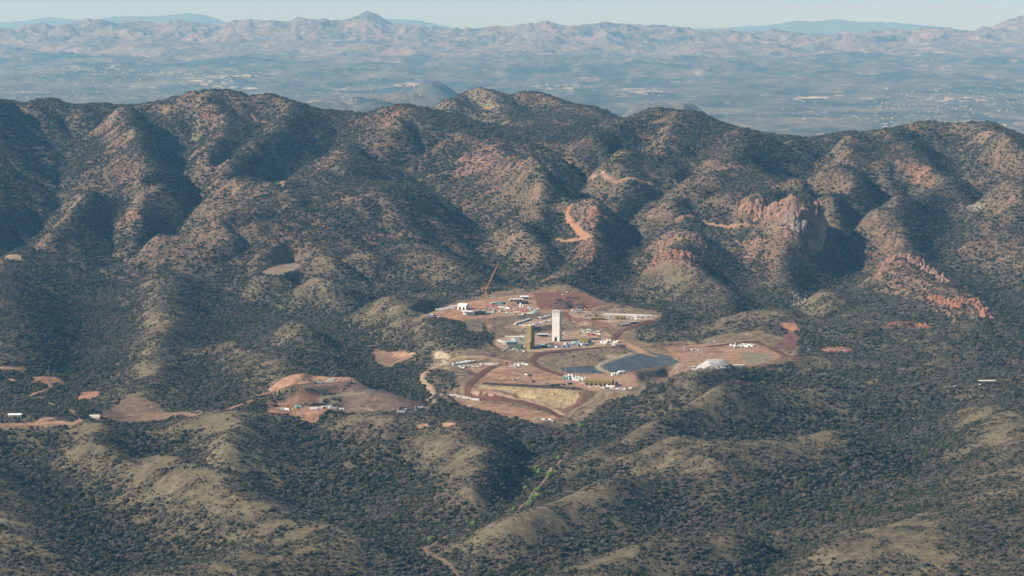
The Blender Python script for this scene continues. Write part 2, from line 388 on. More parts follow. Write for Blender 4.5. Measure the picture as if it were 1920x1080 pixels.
# ------------------------------------------------------------ what the ground is made of: soils, rock, and how thick the brush grows
def lerp(a, b, t): return a + (b - a) * t[..., None]
def c3(*v): return np.array(v, dtype=float)
n1 = fbm(X, Y, 260, 4, 0.6, 11.0); n2 = fbm(X, Y, 45, 3, 0.6, 23.0); n3 = fbm(X, Y, 900, 3, 0.5, 5.0); n4 = perlin(X / 9.0, Y / 9.0)
dzx = resample(DZX, GX, GY, X, Y); conc = resample(CONC, GX, GY, X, Y); slo = resample(SLOPE, GX, GY, X, Y)
GRASS = c3(0.195, 0.160, 0.098); DRY = c3(0.120, 0.095, 0.068); PINK = c3(0.225, 0.140, 0.100); TAN = c3(0.25, 0.190, 0.125)
C = lerp(np.broadcast_to(GRASS, X.shape + (3,)), DRY, np.clip(0.45 + 1.5 * n2 + 1.0 * n1 + 0.5 * n4, 0, 1))
Cm = lerp(np.broadcast_to(PINK, X.shape + (3,)), TAN, np.clip(0.35 + 1.4 * n1 + 0.5 * n2, 0, 1))
Cm = lerp(Cm, c3(0.33, 0.150, 0.095), np.clip(1.8 * n2 + 1.6 * n3 - 0.45, 0, 0.85))
C = lerp(C, Cm, sstep(4750, 5400, Y) * np.clip(0.75 + n3, 0, 1))
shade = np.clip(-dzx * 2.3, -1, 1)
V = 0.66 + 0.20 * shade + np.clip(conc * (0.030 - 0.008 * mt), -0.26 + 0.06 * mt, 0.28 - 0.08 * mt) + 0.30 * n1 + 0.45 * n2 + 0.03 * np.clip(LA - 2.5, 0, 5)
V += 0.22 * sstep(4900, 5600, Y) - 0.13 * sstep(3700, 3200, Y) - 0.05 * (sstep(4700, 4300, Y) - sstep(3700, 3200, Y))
ROCK = np.zeros_like(Z)
def wpoly(pl): return [tuple(hit(px, py)[:2]) for px, py in pl]
def brush(P, soft, wob=6, m=None):
    sr, sc = near(P, soft + wob + 5); x, y = X[sr, sc], Y[sr, sc]
    return sr, sc, 1 - sstep(-soft * 0.5, soft * 0.5, poly_sd(P, x, y) + wob * fbm(x, y, 40, 3, 0.6, 2.0))
def paint(pl, col=None, veg=None, amt=1.0, soft=8, rock=0.0, wob=6, add=None, world=False):
    sr, sc, w = brush([pt(a, 200, d)[:2] for a, d in pl] if world else wpoly(pl), soft, wob); w = w * amt
    if col is not None: C[sr, sc] = C[sr, sc] * (1 - w[..., None]) + np.array(col) * (1 + 0.16 * n2[sr, sc] + 0.12 * n4[sr, sc])[..., None] * w[..., None]
    if veg is not None: V[sr, sc] = V[sr, sc] * (1 - w) + veg * w
    if add is not None: V[sr, sc] += 0.75 * add * w
    if rock: ROCK[sr, sc] = np.maximum(ROCK[sr, sc], w * rock)
RED = (0.45, 0.265, 0.165); SITE = (0.255, 0.185, 0.118); PALE = (0.50, 0.345, 0.235); DKRED = (0.175, 0.085, 0.058); CREAM = (0.52, 0.42, 0.29)
# thicker and thinner woods
for pl, a in [([(0,500),(250,510),(420,560),(500,620),(560,680),(700,740),(640,760),(480,740),(300,745),(100,720),(0,680)], 0.08),
              ([(420,560),(600,570),(720,620),(740,690),(810,740),(800,775),(700,760),(560,690)], 0.38),
              ([(180,500),(230,560),(190,640),(205,720),(150,720),(140,600)], 0.28),
              ([(0,490),(150,500),(190,560),(100,600),(0,560)], 0.2), ([(0,690),(150,700),(180,760),(60,790),(0,780)], 0.25),
              ([(900,800),(1080,800),(1290,705),(1240,700),(1150,760),(1080,795)], 0.5), ([(870,775),(1000,800),(1080,830),(1020,900),(960,960),(900,900),(960,850)], 0.45),
              ([(1390,690),(1600,678),(1720,700),(1700,745),(1500,740),(1380,720)], 0.35),
              ([(1380,880),(1550,860),(1640,800),(1800,800),(1900,860),(1900,960),(1700,965),(1560,1000),(1400,960)], 0.32),
              ([(560,800),(660,830),(800,890),(860,960),(800,990),(640,910)], 0.25),
              ([(1690,430),(1880,400),(1860,450),(1760,450)], 0.3), ([(1700,600),(1920,590),(1920,700),(1780,690)], 0.25),
              ([(0,380),(60,330),(100,400),(60,480),(0,480)], 0.3), ([(330,540),(420,520),(450,620),(300,740),(230,700),(290,600)], -0.04),
              ([(800,890),(860,860),(940,870),(960,930),(880,940)], -0.1), ([(940,1000),(1080,960),(1140,1000),(1000,1060)], -0.12),
              ([(1600,980),(1760,970),(1850,1000),(1750,1040),(1600,1030)], -0.12), ([(0,860),(60,900),(160,1000),(0,1040)], -0.15),
              ([(480,775),(400,820),(300,850),(250,800)], -0.15), ([(200,540),(560,530),(560,600),(300,640)], -0.1)]:
    paint(pl, add=a, soft=40, wob=25)
paint([(790,8700),(948,8700),(940,8150),(880,7900),(800,8000)], (0.38, 0.30, 0.19), 0.36, soft=60, wob=30, world=True)
paint([(500,770),(430,785),(350,880),(420,900),(520,820)], (0.24,0.205,0.125), None, amt=.6, soft=40, wob=25)
# rock faces
RK = (0.34, 0.20, 0.138); RKO = (0.36, 0.185, 0.120); RKY = (0.28, 0.25, 0.14); RKG = (0.36, 0.30, 0.24)
for pl, col, r in [([(1372,392),(1400,380),(1450,383),(1500,392),(1550,402),(1566,430),(1545,446),(1515,440),(1480,452),(1450,432),(1420,412),(1390,402)], RK, 1),
                   ([(1640,500),(1660,485),(1712,478),(1745,505),(1790,528),(1832,560),(1856,600),(1838,604),(1812,592),(1790,604),(1770,588),(1740,570),(1700,548),(1652,545)], RK, 1),
                   ([(1655,611),(1690,601),(1740,608),(1768,622),(1720,614),(1668,620)], (0.34,0.175,0.11), .5), ([(1198,506),(1235,485),(1290,474),(1318,486),(1318,512),(1270,500),(1212,510)], RKO, .9),
                   ([(1235,455),(1290,445),(1325,452),(1320,468),(1280,462)], RK, .7), ([(1105,445),(1120,455),(1116,495),(1085,510),(1095,475)], RKO, .7),
                   ([(1100,398),(1150,400),(1148,425),(1110,428)], RKO, .8), ([(1480,548),(1500,545),(1510,575),(1495,578)], RKG, .8), ([(1500,480),(1528,496),(1520,500),(1496,484)], RKO, .3),
                   ([(345,176),(380,172),(415,176),(405,186),(370,186)], RKY, .4), ([(740,222),(785,224),(788,240),(745,236)], RKY, .5), ([(226,262),(250,242),(258,250),(238,266)], RKY, .4),
                   ([(380,205),(425,198),(400,218),(375,218)], RKO, .3), ([(218,392),(262,400),(275,425),(235,418)], RKO, .5), ([(1180,240),(1210,240),(1230,258),(1200,262)], RKO, .3),
                   ([(1250,262),(1268,252),(1240,290),(1228,295)], RK, .3), ([(1700,300),(1740,300),(1750,345),(1700,340)], RKO, .3), ([(670,445),(735,438),(760,450),(700,455)], RK, .5),
                   ([(625,305),(645,305),(650,325),(620,330)], RKY, .5), ([(1675,325),(1700,330),(1695,345),(1665,340)], RKG, .5), ([(870,290),(935,285),(930,310),(850,330)], (.34,.19,.15), .2),
                   ([(640,530),(700,520),(690,545),(600,560)], RKY, .2), ([(1380,455),(1425,440),(1430,480),(1400,490)], RK, .3), ([(1800,370),(1850,380),(1840,395),(1805,390)], RKG, .5)]:
    paint(pl, col, 0.38 if r >= .9 else 0.45, amt=0.8, soft=14, rock=r, wob=26)
# more scattered ledges over the mountains
led = np.clip(ridged(X, Y, 120, 3, 0.6, 8.8) * 1.6 - 0.75 + 0.8 * n1, 0, 1) * mt * sstep(0.1, 0.35, slo) * sstep(0.15, -0.1, -dzx * -1 * -1)
C = C * (1 - 0.6 * led[..., None]) + np.array(RK) * 0.6 * led[..., None]; V = V - 0.45 * led; ROCK = np.maximum(ROCK, 0.3 * led)
# the mine
paint([(788,598),(800,585),(835,570),(900,555),(1000,544),(1095,546),(1140,568),(1246,588),(1240,602),(1190,618),(1200,640),(1340,630),(1420,620),(1475,632),(1500,650),(1490,674),(1400,688),
       (1300,700),(1205,715),(1200,742),(1135,752),(1082,798),(1000,796),(950,772),(840,752),(800,735),(792,700),(812,676),(812,660),(870,655),(905,650),(925,635),(900,612)], SITE, 0.10, soft=10)
paint([(850,606),(905,606),(925,628),(900,655),(840,662),(800,640),(790,612)], None, 0.7, soft=16)
paint([(1180,612),(1250,606),(1330,625),(1300,640),(1230,632)], None, 0.5, soft=16)
paint([(800,690),(850,700),(860,735),(820,740),(795,715)], None, 0.55, soft=16)
paint([(1010,668),(1080,658),(1150,655),(1120,672),(1050,684),(1020,682)], (0.235,0.185,0.115), 0.13, soft=8)
for nm, pz, bw, pl in PADS:
    if nm != 'pond': paint(pl, RED if nm != 'oval' else (0.33, 0.25, 0.165), 0.0, soft=7, wob=5)
sr, sc = slice(*np.searchsorted(RW, [3500, 4800])), slice(None)                # worked ground: mixed fill, tracks and spillage
wk = (V[sr] < 0.12)[..., None]; xx, yy = X[sr], Y[sr]; q1 = fbm(xx, yy, 70, 4, .65, 51.0); q2 = ridged(xx + 20 * perlin(xx / 40, yy / 40), yy, 55, 3, .5, 61.0)
C[sr] = np.where(wk, C[sr] * (1 + 0.55 * q1)[..., None], C[sr]); C[sr] = np.where(wk, lerp(C[sr], c3(0.17, 0.095, 0.07), np.clip(q2 * 1.5 - 0.75, 0, .6)), C[sr]); C[sr] = np.where(wk, lerp(C[sr], c3(0.50, 0.38, 0.27), np.clip(-q1 * 2.4 - 0.45, 0, .7)), C[sr])
paint(PADS[5][3], (0.47, 0.33, 0.235), 0.0, amt=.75, soft=9, wob=9); paint(PADS[6][3], (0.50, 0.36, 0.27), 0.0, amt=.8, soft=6, wob=4); paint(PADS[7][3], (0.50, 0.37, 0.27), 0.0, amt=.7, soft=6, wob=5)
paint([(792,594),(830,578),(900,562),(990,552),(1000,586),(900,596)], (0.47, 0.27, 0.17), 0.0, amt=.7, soft=9, wob=8)
paint([(1050,705),(1180,703),(1192,722),(1170,730),(1060,722)], (0.47, 0.31, 0.215), 0.0, amt=.7, soft=9, wob=9)
def jitter(pl, dx, dy): return [(x + dx, y + dy) for x, y in pl]
for pl, col in [([(1048,690),(1085,687),(1118,686),(1126,692),(1146,700),(1100,701),(1060,699)], (0.095,0.108,0.125)),
                ([(1127,686),(1140,678),(1172,668),(1217,657),(1240,664),(1262,670),(1284,680),(1240,686),(1200,694),(1150,699),(1134,694)], (0.095,0.108,0.125)),
                ([(1200,697),(1245,694),(1240,701),(1205,702)], (0.09,0.12,0.135)), ([(1080,708),(1148,712),(1140,719),(1075,714)], PALE),
                ([(893,722),(1000,727),(1087,733),(1083,748),(1060,766),(1034,764),(972,744),(966,738),(900,729)], (0.45,0.34,0.19)),
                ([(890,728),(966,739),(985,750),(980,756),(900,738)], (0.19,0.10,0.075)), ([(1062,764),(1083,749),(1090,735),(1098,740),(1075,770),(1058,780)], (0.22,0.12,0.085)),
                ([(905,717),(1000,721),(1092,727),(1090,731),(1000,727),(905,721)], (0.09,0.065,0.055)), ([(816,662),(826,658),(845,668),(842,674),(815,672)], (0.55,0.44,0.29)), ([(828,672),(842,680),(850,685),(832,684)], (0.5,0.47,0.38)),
                ([(910,592),(925,592),(920,622),(912,622)], (0.42,0.25,0.15)), ([(870,598),(905,600),(905,622),(872,620)], (0.26,0.2,0.14)),
                ([(1000,548),(1090,548),(1130,572),(1100,582),(1010,580)], (0.25,0.125,0.082)), ([(1040,566),(1072,562),(1078,576),(1045,580)], (0.10,0.06,0.05)), ([(1078,570),(1095,568),(1100,580),(1082,580)], (0.10,0.06,0.055)),
                ([(1260,672),(1310,660),(1380,665),(1400,684),(1290,688)], (0.42,0.26,0.16)), ([(1385,660),(1440,664),(1462,674),(1400,684),(1392,672)], (0.30,0.26,0.17)), ([(1440,650),(1480,622),(1500,632),(1490,655)], (0.21,0.10,0.085)),
                ([(1460,606),(1490,606),(1505,625),(1480,622)], (0.42,0.20,0.12)), ([(500,730),(640,706),(668,712),(600,722),(520,735)], RED), ([(540,724),(640,716),(690,722),(640,735),(560,738)], (0.23,0.15,0.11)),
                ([(640,738),(720,728),(800,765),(740,772),(640,772)], (0.19,0.13,0.10)), ([(500,765),(620,764),(640,770),(600,778),(520,776)], (0.42,0.24,0.15)), ([(190,768),(240,742),(300,760),(340,776),(190,780)], (0.23,0.155,0.11)),
                ([(55,706),(110,708),(125,722),(60,718)], (0.31,0.17,0.12)), ([(150,734),(188,733),(186,742),(145,752)], (0.42,0.23,0.14)), ([(0,795),(100,786),(190,780),(180,788),(60,800),(0,802)], (0.40,0.25,0.16)),
                ([(1540,652),(1600,654),(1590,662),(1540,662)], (0.30,0.15,0.10)), ([(8,480),(42,480),(40,488),(10,488)], (0.45,0.32,0.2)), ([(700,655),(760,656),(775,668),(720,690),(702,680)], (0.27,0.17,0.115)),
                ([(735,660),(780,660),(775,668),(745,672)], (0.45,0.27,0.17)), ([(780,795),(800,793),(805,800),(780,802)], (0.42,0.26,0.17)), ([(830,792),(855,795),(850,800),(832,799)], (0.5,0.28,0.19))]:
    paint(pl, col, 0.04, soft=4, wob=3)

# ------------------------------------------------------------ roads and tracks: world centre lines, brush cleared beside them
def wline(pl, step=12.0):
    P = [hit(px, py) for px, py in pl]; out = []
    P = [P[0]] + P + [P[-1]]
    for i in range(1, len(P) - 2):
        p0, p1, p2, p3 = P[i - 1], P[i], P[i + 1], P[i + 2]; n = max(1, int((p2 - p1).to_2d().length // step))
        for k in range(n):
            t = k / n
            out.append((0.5 * ((2 * p1) + (p2 - p0) * t + (2 * p0 - 5 * p1 + 4 * p2 - p3) * t * t + (3 * p1 - p0 - 3 * p2 + p3) * t ** 3)).to_2d())
    out.append(P[-2].to_2d()); return out
ROADS = [  # name, width, colour, centre line in photo pixels
 ('haul_road', 9, DKRED, [(1152,651),(1080,656),(1035,660),(1010,665),(1000,676),(1010,688),(1035,698),(1060,706)]),
 ('haul_road', 11, DKRED, [(960,679),(935,684),(912,695),(890,712),(878,727),(885,738),(920,745),(960,751),(1000,760),(1030,770),(1052,783)]),
 ('dirt_road', 5, PALE, [(884,734),(900,740),(960,748),(1004,757),(1036,768),(1056,780)]),
 ('dirt_road', 6, (0.33,0.25,0.165), [(1058,783),(1080,768),(1120,742),(1150,731),(1200,735),(1208,722),(1212,708)]),
 ('haul_road', 10, DKRED, [(1150,640),(1158,628),(1172,618),(1195,611),(1220,603)]),
 ('haul_road', 9, (0.21,0.11,0.075), [(1165,620),(1130,611),(1095,599),(1060,589),(1040,583)]),
 ('dirt_road', 7, RED, [(1160,640),(1185,650),(1200,658),(1228,668)]),
 ('dirt_road', 6, CREAM, [(1205,661),(1165,669),(1138,678),(1122,687),(1130,695),(1146,701)]),
 ('haul_road', 9, DKRED, [(1330,650),(1395,642),(1425,644),(1450,655),(1470,665),(1490,674)]),
 ('dirt_road', 5, PALE, [(800,752),(812,742),(808,730),(792,714),(796,700),(815,688),(850,682)]),
 ('dirt_road', 6, PALE, [(850,674),(900,671),(945,676),(960,682)]),
 ('dirt_road', 6, (0.36,0.20,0.13), [(470,745),(520,732),(560,722),(600,713)]),
 ('dirt_road', 5, (0.36,0.20,0.13), [(505,755),(560,749),(602,747)]),
 ('dirt_road', 7, (0.33,0.18,0.12), [(502,757),(518,768),(540,775)]),
 ('dirt_road', 4, (0.30,0.25,0.18), [(600,750),(640,740),(690,733),(720,728)]),
 ('dirt_road', 5, (0.40,0.24,0.15), [(0,690),(25,692),(42,692)]), ('dirt_road', 6, (0.44,0.26,0.16), [(18,712),(60,718),(92,722),(88,731),(50,743)]),
 ('dirt_road', 6, (0.42,0.26,0.17), [(0,799),(60,797),(110,793),(150,788),(188,783)]), ('dirt_road', 6, (0.44,0.25,0.16), [(420,770),(450,760),(470,752)]),
 ('dirt_road', 6, (0.45,0.27,0.17), [(728,690),(752,675),(775,665)]),
 ('mountain_track', 5.5, (0.46,0.23,0.13), [(1068,388),(1064,402),(1068,416),(1080,428),(1095,440),(1108,449)]),
 ('mountain_track', 6, (0.42,0.24,0.15), [(1045,449),(1075,451),(1104,448)]), ('mountain_track', 6, (0.40,0.25,0.17), [(1060,351),(1100,343),(1150,340),(1220,345)]),
 ('mountain_track', 6, (0.38,0.21,0.14), [(472,216),(520,220),(550,224),(572,235),(590,246)]), ('mountain_track', 6, (0.36,0.22,0.15), [(530,350),(540,325),(548,312)]),
 ('mountain_track', 5, (0.38,0.23,0.15), [(1270,413),(1320,416),(1370,424),(1400,422)]), ('mountain_track', 6, (0.42,0.28,0.18), [(1520,462),(1540,450),(1560,434)]),
 ('dirt_road', 4, (0.33,0.22,0.15), [(50,743),(85,752),(110,765),(140,780),(160,787)]), ('dirt_road', 4, (0.33,0.22,0.15), [(190,783),(260,779),(340,776),(400,773),(430,767)]), ('dirt_road', 4, (0.32,0.24,0.17), [(630,768),(700,771),(760,773),(800,768),(815,750)]),
 ('creek_bed', 4, (0.30,0.20,0.145), [(1062,850),(1045,872),(1018,905),(998,932),(972,958),(930,978),(870,995),(812,1022),(800,1036),(840,1058),(862,1085)]),
]
PALES = []
for nm, wd_, col, pl in ROADS:
    L = wline(pl, 6.0); PALES.append(L)
    P = np.array([(v.x, v.y) for v in L]); m = wd_ + 10
    sr, sc = near(P, m); x, y = X[sr, sc], Y[sr, sc]; d = np.full(x.shape, 1e9)
    for i in range(len(P) - 1):
        e = P[i + 1] - P[i]; t = np.clip(((x - P[i, 0]) * e[0] + (y - P[i, 1]) * e[1]) / (e @ e + 1e-9), 0, 1)
        d = np.minimum(d, np.hypot(x - P[i, 0] - e[0] * t, y - P[i, 1] - e[1] * t))
    w = 1 - sstep(wd_ * 0.5, wd_ * 0.5 + 5, d)
    C[sr, sc] = C[sr, sc] * (1 - 0.8 * w[..., None]) + np.array(col) * 1.1 * 0.8 * w[..., None]
    V[sr, sc] = V[sr, sc] * (1 - w) - (0.2 if nm != 'creek_bed' else -0.1) * w
# rock relief: broken columns and ledges
rr = ridged(X + 14 * perlin(X / 30, Y / 60), Y * 0.45, 34, 4, 0.6, 4.2)
Z = Z + ROCK * (rr * 17 + 6 * perlin(X / 8, Y / 14)) * (0.5 + 0.5 * mt)
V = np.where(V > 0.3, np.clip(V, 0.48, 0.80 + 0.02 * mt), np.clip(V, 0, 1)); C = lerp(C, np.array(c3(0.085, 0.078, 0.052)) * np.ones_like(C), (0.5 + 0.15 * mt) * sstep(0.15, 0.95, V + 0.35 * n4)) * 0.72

# ------------------------------------------------------------ materials
def mat(name, col, rough=0.9, **k):
    m = bpy.data.materials.new(name); m.use_nodes = True; t = m.node_tree; b = t.nodes['Principled BSDF']
    b.inputs['Base Color'].default_value = (*col, 1); b.inputs['Roughness'].default_value = rough
    b.inputs['Specular IOR Level'].default_value = k.get('spec', 0.2); b.inputs['Metallic'].default_value = k.get('metal', 0)
    if k.get('vary'):                                       # blotchy wear
        n = t.nodes.new('ShaderNodeTexNoise'); n.inputs['Scale'].default_value = k.get('scale', 0.5); n.inputs['Detail'].default_value = 5
        g = t.nodes.new('ShaderNodeNewGeometry'); t.links.new(g.outputs['Position'], n.inputs['Vector'])
        r = t.nodes.new('ShaderNodeMapRange'); r.inputs[1].default_value = 0.25; r.inputs[2].default_value = 0.75; r.inputs[3].default_value = 1 - k['vary']; r.inputs[4].default_value = 1 + k['vary']
        x = t.nodes.new('ShaderNodeMix'); x.data_type = 'RGBA'; x.blend_type = 'MULTIPLY'; x.inputs[0].default_value = 1
        x.inputs[6].default_value = (*col, 1); t.links.new(n.outputs[0], r.inputs[0]); t.links.new(r.outputs[0], x.inputs[7]); t.links.new(x.outputs[2], b.inputs['Base Color'])
    return m
def ground_mat(name, s1, s2, amt):
    m = bpy.data.materials.new(name); m.use_nodes = True; t = m.node_tree; b = t.nodes['Principled BSDF']; b.inputs['Roughness'].default_value = 0.95; b.inputs['Specular IOR Level'].default_value = 0.05
    a = t.nodes.new('ShaderNodeAttribute'); a.attribute_name = 'soil'; g = t.nodes.new('ShaderNodeNewGeometry'); cur = a.outputs['Color']
    for sc_, dt in ((s1, 6), (s2, 4)):
        n = t.nodes.new('ShaderNodeTexNoise'); n.inputs['Scale'].default_value = sc_; n.inputs['Detail'].default_value = dt; n.inputs['Roughness'].default_value = 0.65; t.links.new(g.outputs['Position'], n.inputs['Vector'])
        r = t.nodes.new('ShaderNodeMapRange'); r.inputs[1].default_value = 0.3; r.inputs[2].default_value = 0.7; r.inputs[3].default_value = 1 - amt; r.inputs[4].default_value = 1 + amt
        x = t.nodes.new('ShaderNodeMix'); x.data_type = 'RGBA'; x.blend_type = 'MULTIPLY'; x.inputs[0].default_value = 1
        t.links.new(n.outputs[0], r.inputs[0]); t.links.new(cur, x.inputs[6]); t.links.new(r.outputs[0], x.inputs[7]); cur = x.outputs[2]
    t.links.new(cur, b.inputs['Base Color']); return m
def tag(o, label=None, cat=None, group=None, kind=None):
    if label: o['label'] = label
    if cat: o['category'] = cat
    if group: o['group'] = group
    if kind: o['kind'] = kind
    return o
def mkgrid(name, X, Y, Z, C, m):
    nr, nc = X.shape; me = bpy.data.meshes.new(name)
    me.vertices.add(nr * nc); me.vertices.foreach_set('co', np.stack([X, Y, Z], -1).astype(np.float32).ravel())
    q = (np.arange(nr - 1)[:, None] * nc + np.arange(nc - 1)).ravel(); f = np.stack([q, q + 1, q + nc + 1, q + nc], -1).astype(np.int32)
    me.loops.add(f.size); me.loops.foreach_set('vertex_index', f.ravel())
    me.polygons.add(len(f)); me.polygons.foreach_set('loop_start', np.arange(0, f.size, 4, dtype=np.int32)); me.update(calc_edges=True)
    me.polygons.foreach_set('use_smooth', np.ones(len(f), bool))
    at = me.color_attributes.new('soil', 'FLOAT_COLOR', 'POINT'); c4 = np.ones((nr * nc, 4), np.float32); c4[:, :3] = np.clip(C.reshape(-1, 3), 0.01, 0.9); at.data.foreach_set('color', c4.ravel())
    me.materials.append(m); o = bpy.data.objects.new(name, me); COL.objects.link(o); tag(o, kind='structure'); return o
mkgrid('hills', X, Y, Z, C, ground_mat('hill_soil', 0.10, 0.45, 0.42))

# ------------------------------------------------------------ far country
def z_at_px(py, D): return CAMZ + ray(960, py)[1] * D
def far_grid(name, D0_, D1_, nr, zf, cf, nc=1150, log=True):
    R_ = np.exp(np.linspace(math.log(D0_), math.log(D1_), nr)) if log else np.linspace(D0_, D1_, nr)
    aa = np.linspace(-0.30, 0.30, nc); x = R_[:, None] * aa; y = np.repeat(R_[:, None], nc, 1)
    z = zf(x, y); return mkgrid(name, x, y, z, cf(x, y, z), FARM)
FARM = ground_mat('far_soil', 0.004, 0.02, 0.22)
HILLS = [(812,158,21500,420,900,1),(760,180,19500,1000,1300,.9),(640,190,18500,1200,1300,.8),(590,196,17500,700,1200,.7),(700,198,17300,900,1200,.8),(470,200,16000,900,1000,.4),(1250,196,15500,700,900,.3),(60,200,15000,1200,900,.4),(1540,262,13200,900,700,.6),(1430,255,14000,500,600,.5)]
def plain_z(x, y):
    z = -430 + 8 * fbm(x, y, 2600, 3) + (20 * ridged(x, y, 1200, 5, .6) + 45 * np.clip(ridged(x, y, 3300, 4, .6, 3.7), 0, 1)) * sstep(12000, 20000, y)
    w = sstep(11500, 9950, y); z = z * (1 - w) + (-330 - (y - 10300) * 0.03) * w - 15 * w
    hs = 0 * x
    for px, py, D, rx, ry, k in HILLS:
        cx, cy, cz_ = pt(px, py, D); h = (cz_ + 430) * (1 if k > .99 else 1)
        d = np.hypot((x - cx) / rx, (y - cy) / ry); hs = np.maximum(hs, h * np.exp(-(d * 1.25) ** 2) * (1 + 0.35 * ridged(x, y, 600, 3, .5, 2)) * .8)
    z = z + hs + sstep(21000, 38000, y) * (80 + 190 * ridged(x, y, 2300, 5, 0.6, 7.7) + 90 * fbm(x, y, 1500, 3))
    return z
def plain_c(x, y, z):
    k1 = fbm(x, y, 1700, 5, 0.65, 3); k2 = fbm(x, y * 0.5, 500, 4, 0.6, 9)
    c = lerp(np.broadcast_to(c3(0.075, 0.082, 0.070), x.shape + (3,)), c3(0.19, 0.155, 0.115), np.clip(0.32 + 1.3 * k1 + 0.9 * k2, 0, 1))
    c = lerp(c, c3(0.04, 0.055, 0.045), np.clip(-1.9 * k2 - 0.9 * k1 - 0.05, 0, 0.9)); k3 = fbm(x, y * 0.35, 260, 3, .7, 19)
    c = lerp(c, c3(0.30, 0.24, 0.18), np.clip(k3 * 2.6 - 0.55, 0, .8)); return lerp(c, c3(0.05, 0.06, 0.05), np.clip(-k3 * 2.4 - 0.5, 0, .7))
far_grid('basin_plain', 10150, 37000, 520, plain_z, plain_c)
CRA = [(-400,58),(-100,52),(0,52),(60,60),(110,56),(175,41),(215,46),(260,46),(300,50),(340,44),(400,56),(440,49),(480,47),(540,47),(562,42),(640,43),(665,40),(690,33),(715,38),(740,51),(790,52),(830,60),(900,66),(940,60),(1000,50),(1022,46),(1060,56),(1120,52),
       (1160,54),(1220,61),(1280,66),(1350,63),(1400,71),(1480,68),(1560,75),(1640,66),(1700,70),(1730,59),(1800,68),(1850,58),(1878,43),(1920,36),(2000,30),(2300,50)]
def range_z(crest, Dc, y0, amp, base0, off):
    cx = np.array([c[0] for c in crest]); cy = np.array([c[1] for c in crest])
    def f(x, y):
        px = 960 + (x / y) * F * 0.9945; zc_ = np.interp(px, cx, [z_at_px(c, Dc) for c in cy])
        Dl = Dc + 1500 * perlin(x / 4200 + off, x * 0)
        t = (y - y0) / (Dl - y0); up = np.clip(t, 0, 1); prof = np.where(t < 1, 0.10 * up + 0.90 * up ** 2.0, np.clip(1 - (t - 1) * 2.2, -0.3, 1))
        base = plain_z(x, y) if base0 is None else base0
        rg = ridged(x + 300 * perlin(x / 1500, y / 1500), y + 500 * perlin(x / 1700 + 9, y / 1700), 2100, 6, 0.55, off); rg2 = ridged(x, y, 900, 4, 0.55, off + 3)
        w = np.clip(up * 1.8, 0, 1) * np.where(t < 1, np.clip((1 - t) * 5, 0.12, 1), 0.4)
        return base + (zc_ - base) * prof + w * amp * (rg - 0.15 + 0.5 * rg2) * (0.3 + 0.7 * up)
    return f
rz = range_z(CRA, 45000, 36900, 300, None, 2.2)
def mtn_c(x, y, z):
    c = plain_c(x, y, z); k = fbm(x, y, 700, 4, 0.6, 13); return lerp(c, c3(0.25, 0.185, 0.14), np.clip(0.5 + k * 1.2, 0, 0.85) * sstep(-420, -150, z))
far_grid('distant_mountains', 36900, 50000, 420, rz, mtn_c, log=False)
CRB = [(-400,50),(0,44),(60,40),(105,33),(150,38),(190,38),(220,32),(300,30),(345,26),(390,28),(440,45),(500,44),(550,40),(570,33),(620,40),(680,36),(735,36),(780,38),(820,46),(880,60),(1000,66),(1250,66),(1290,57),(1380,52),(1450,46),(1490,40),(1530,41),(1565,36),(1600,41),(1640,41),
       (1690,45),(1750,51),(1810,58),(1920,68),(2300,60)]
far_grid('far_range', 76000, 92000, 120, range_z(CRB, 85000, 79000, 130, -560, 6.1), lambda x, y, z: np.broadcast_to(c3(0.10, 0.10, 0.09), x.shape + (3,)), log=False)
far_grid('desert_floor', 49500, 77000, 40, lambda x, y: -560 + 40 * fbm(x, y, 6000, 2), plain_c)

# ------------------------------------------------------------ the air
hz = bpy.data.meshes.new('haze'); bx0, bx1, by0, by1, bz0, bz1 = -34000, 34000, -400, 94000, -640, 660
hz.from_pydata([(x, y, z) for z in (bz0, bz1) for y in (by0, by1) for x in (bx0, bx1)], [], [(0, 2, 3, 1), (4, 5, 7, 6), (0, 1, 5, 4), (2, 6, 7, 3), (0, 4, 6, 2), (1, 3, 7, 5)])
ho = bpy.data.objects.new('haze', hz); COL.objects.link(ho); tag(ho, kind='stuff')
hm = bpy.data.materials.new('haze_air'); hm.use_nodes = True; hm.node_tree.nodes.remove(hm.node_tree.nodes['Principled BSDF'])
pv = hm.node_tree.nodes.new('ShaderNodeVolumePrincipled'); pv.inputs['Color'].default_value = (0.26, 0.62, 1.0, 1); pv.inputs['Absorption Color'].default_value = (1, 1, 1, 1); pv.inputs['Density'].default_value = 2.4e-5; pv.inputs['Anisotropy'].default_value = 0.0
hm.node_tree.links.new(pv.outputs[0], hm.node_tree.nodes['Material Output'].inputs['Volume']); hz.materials.append(hm)

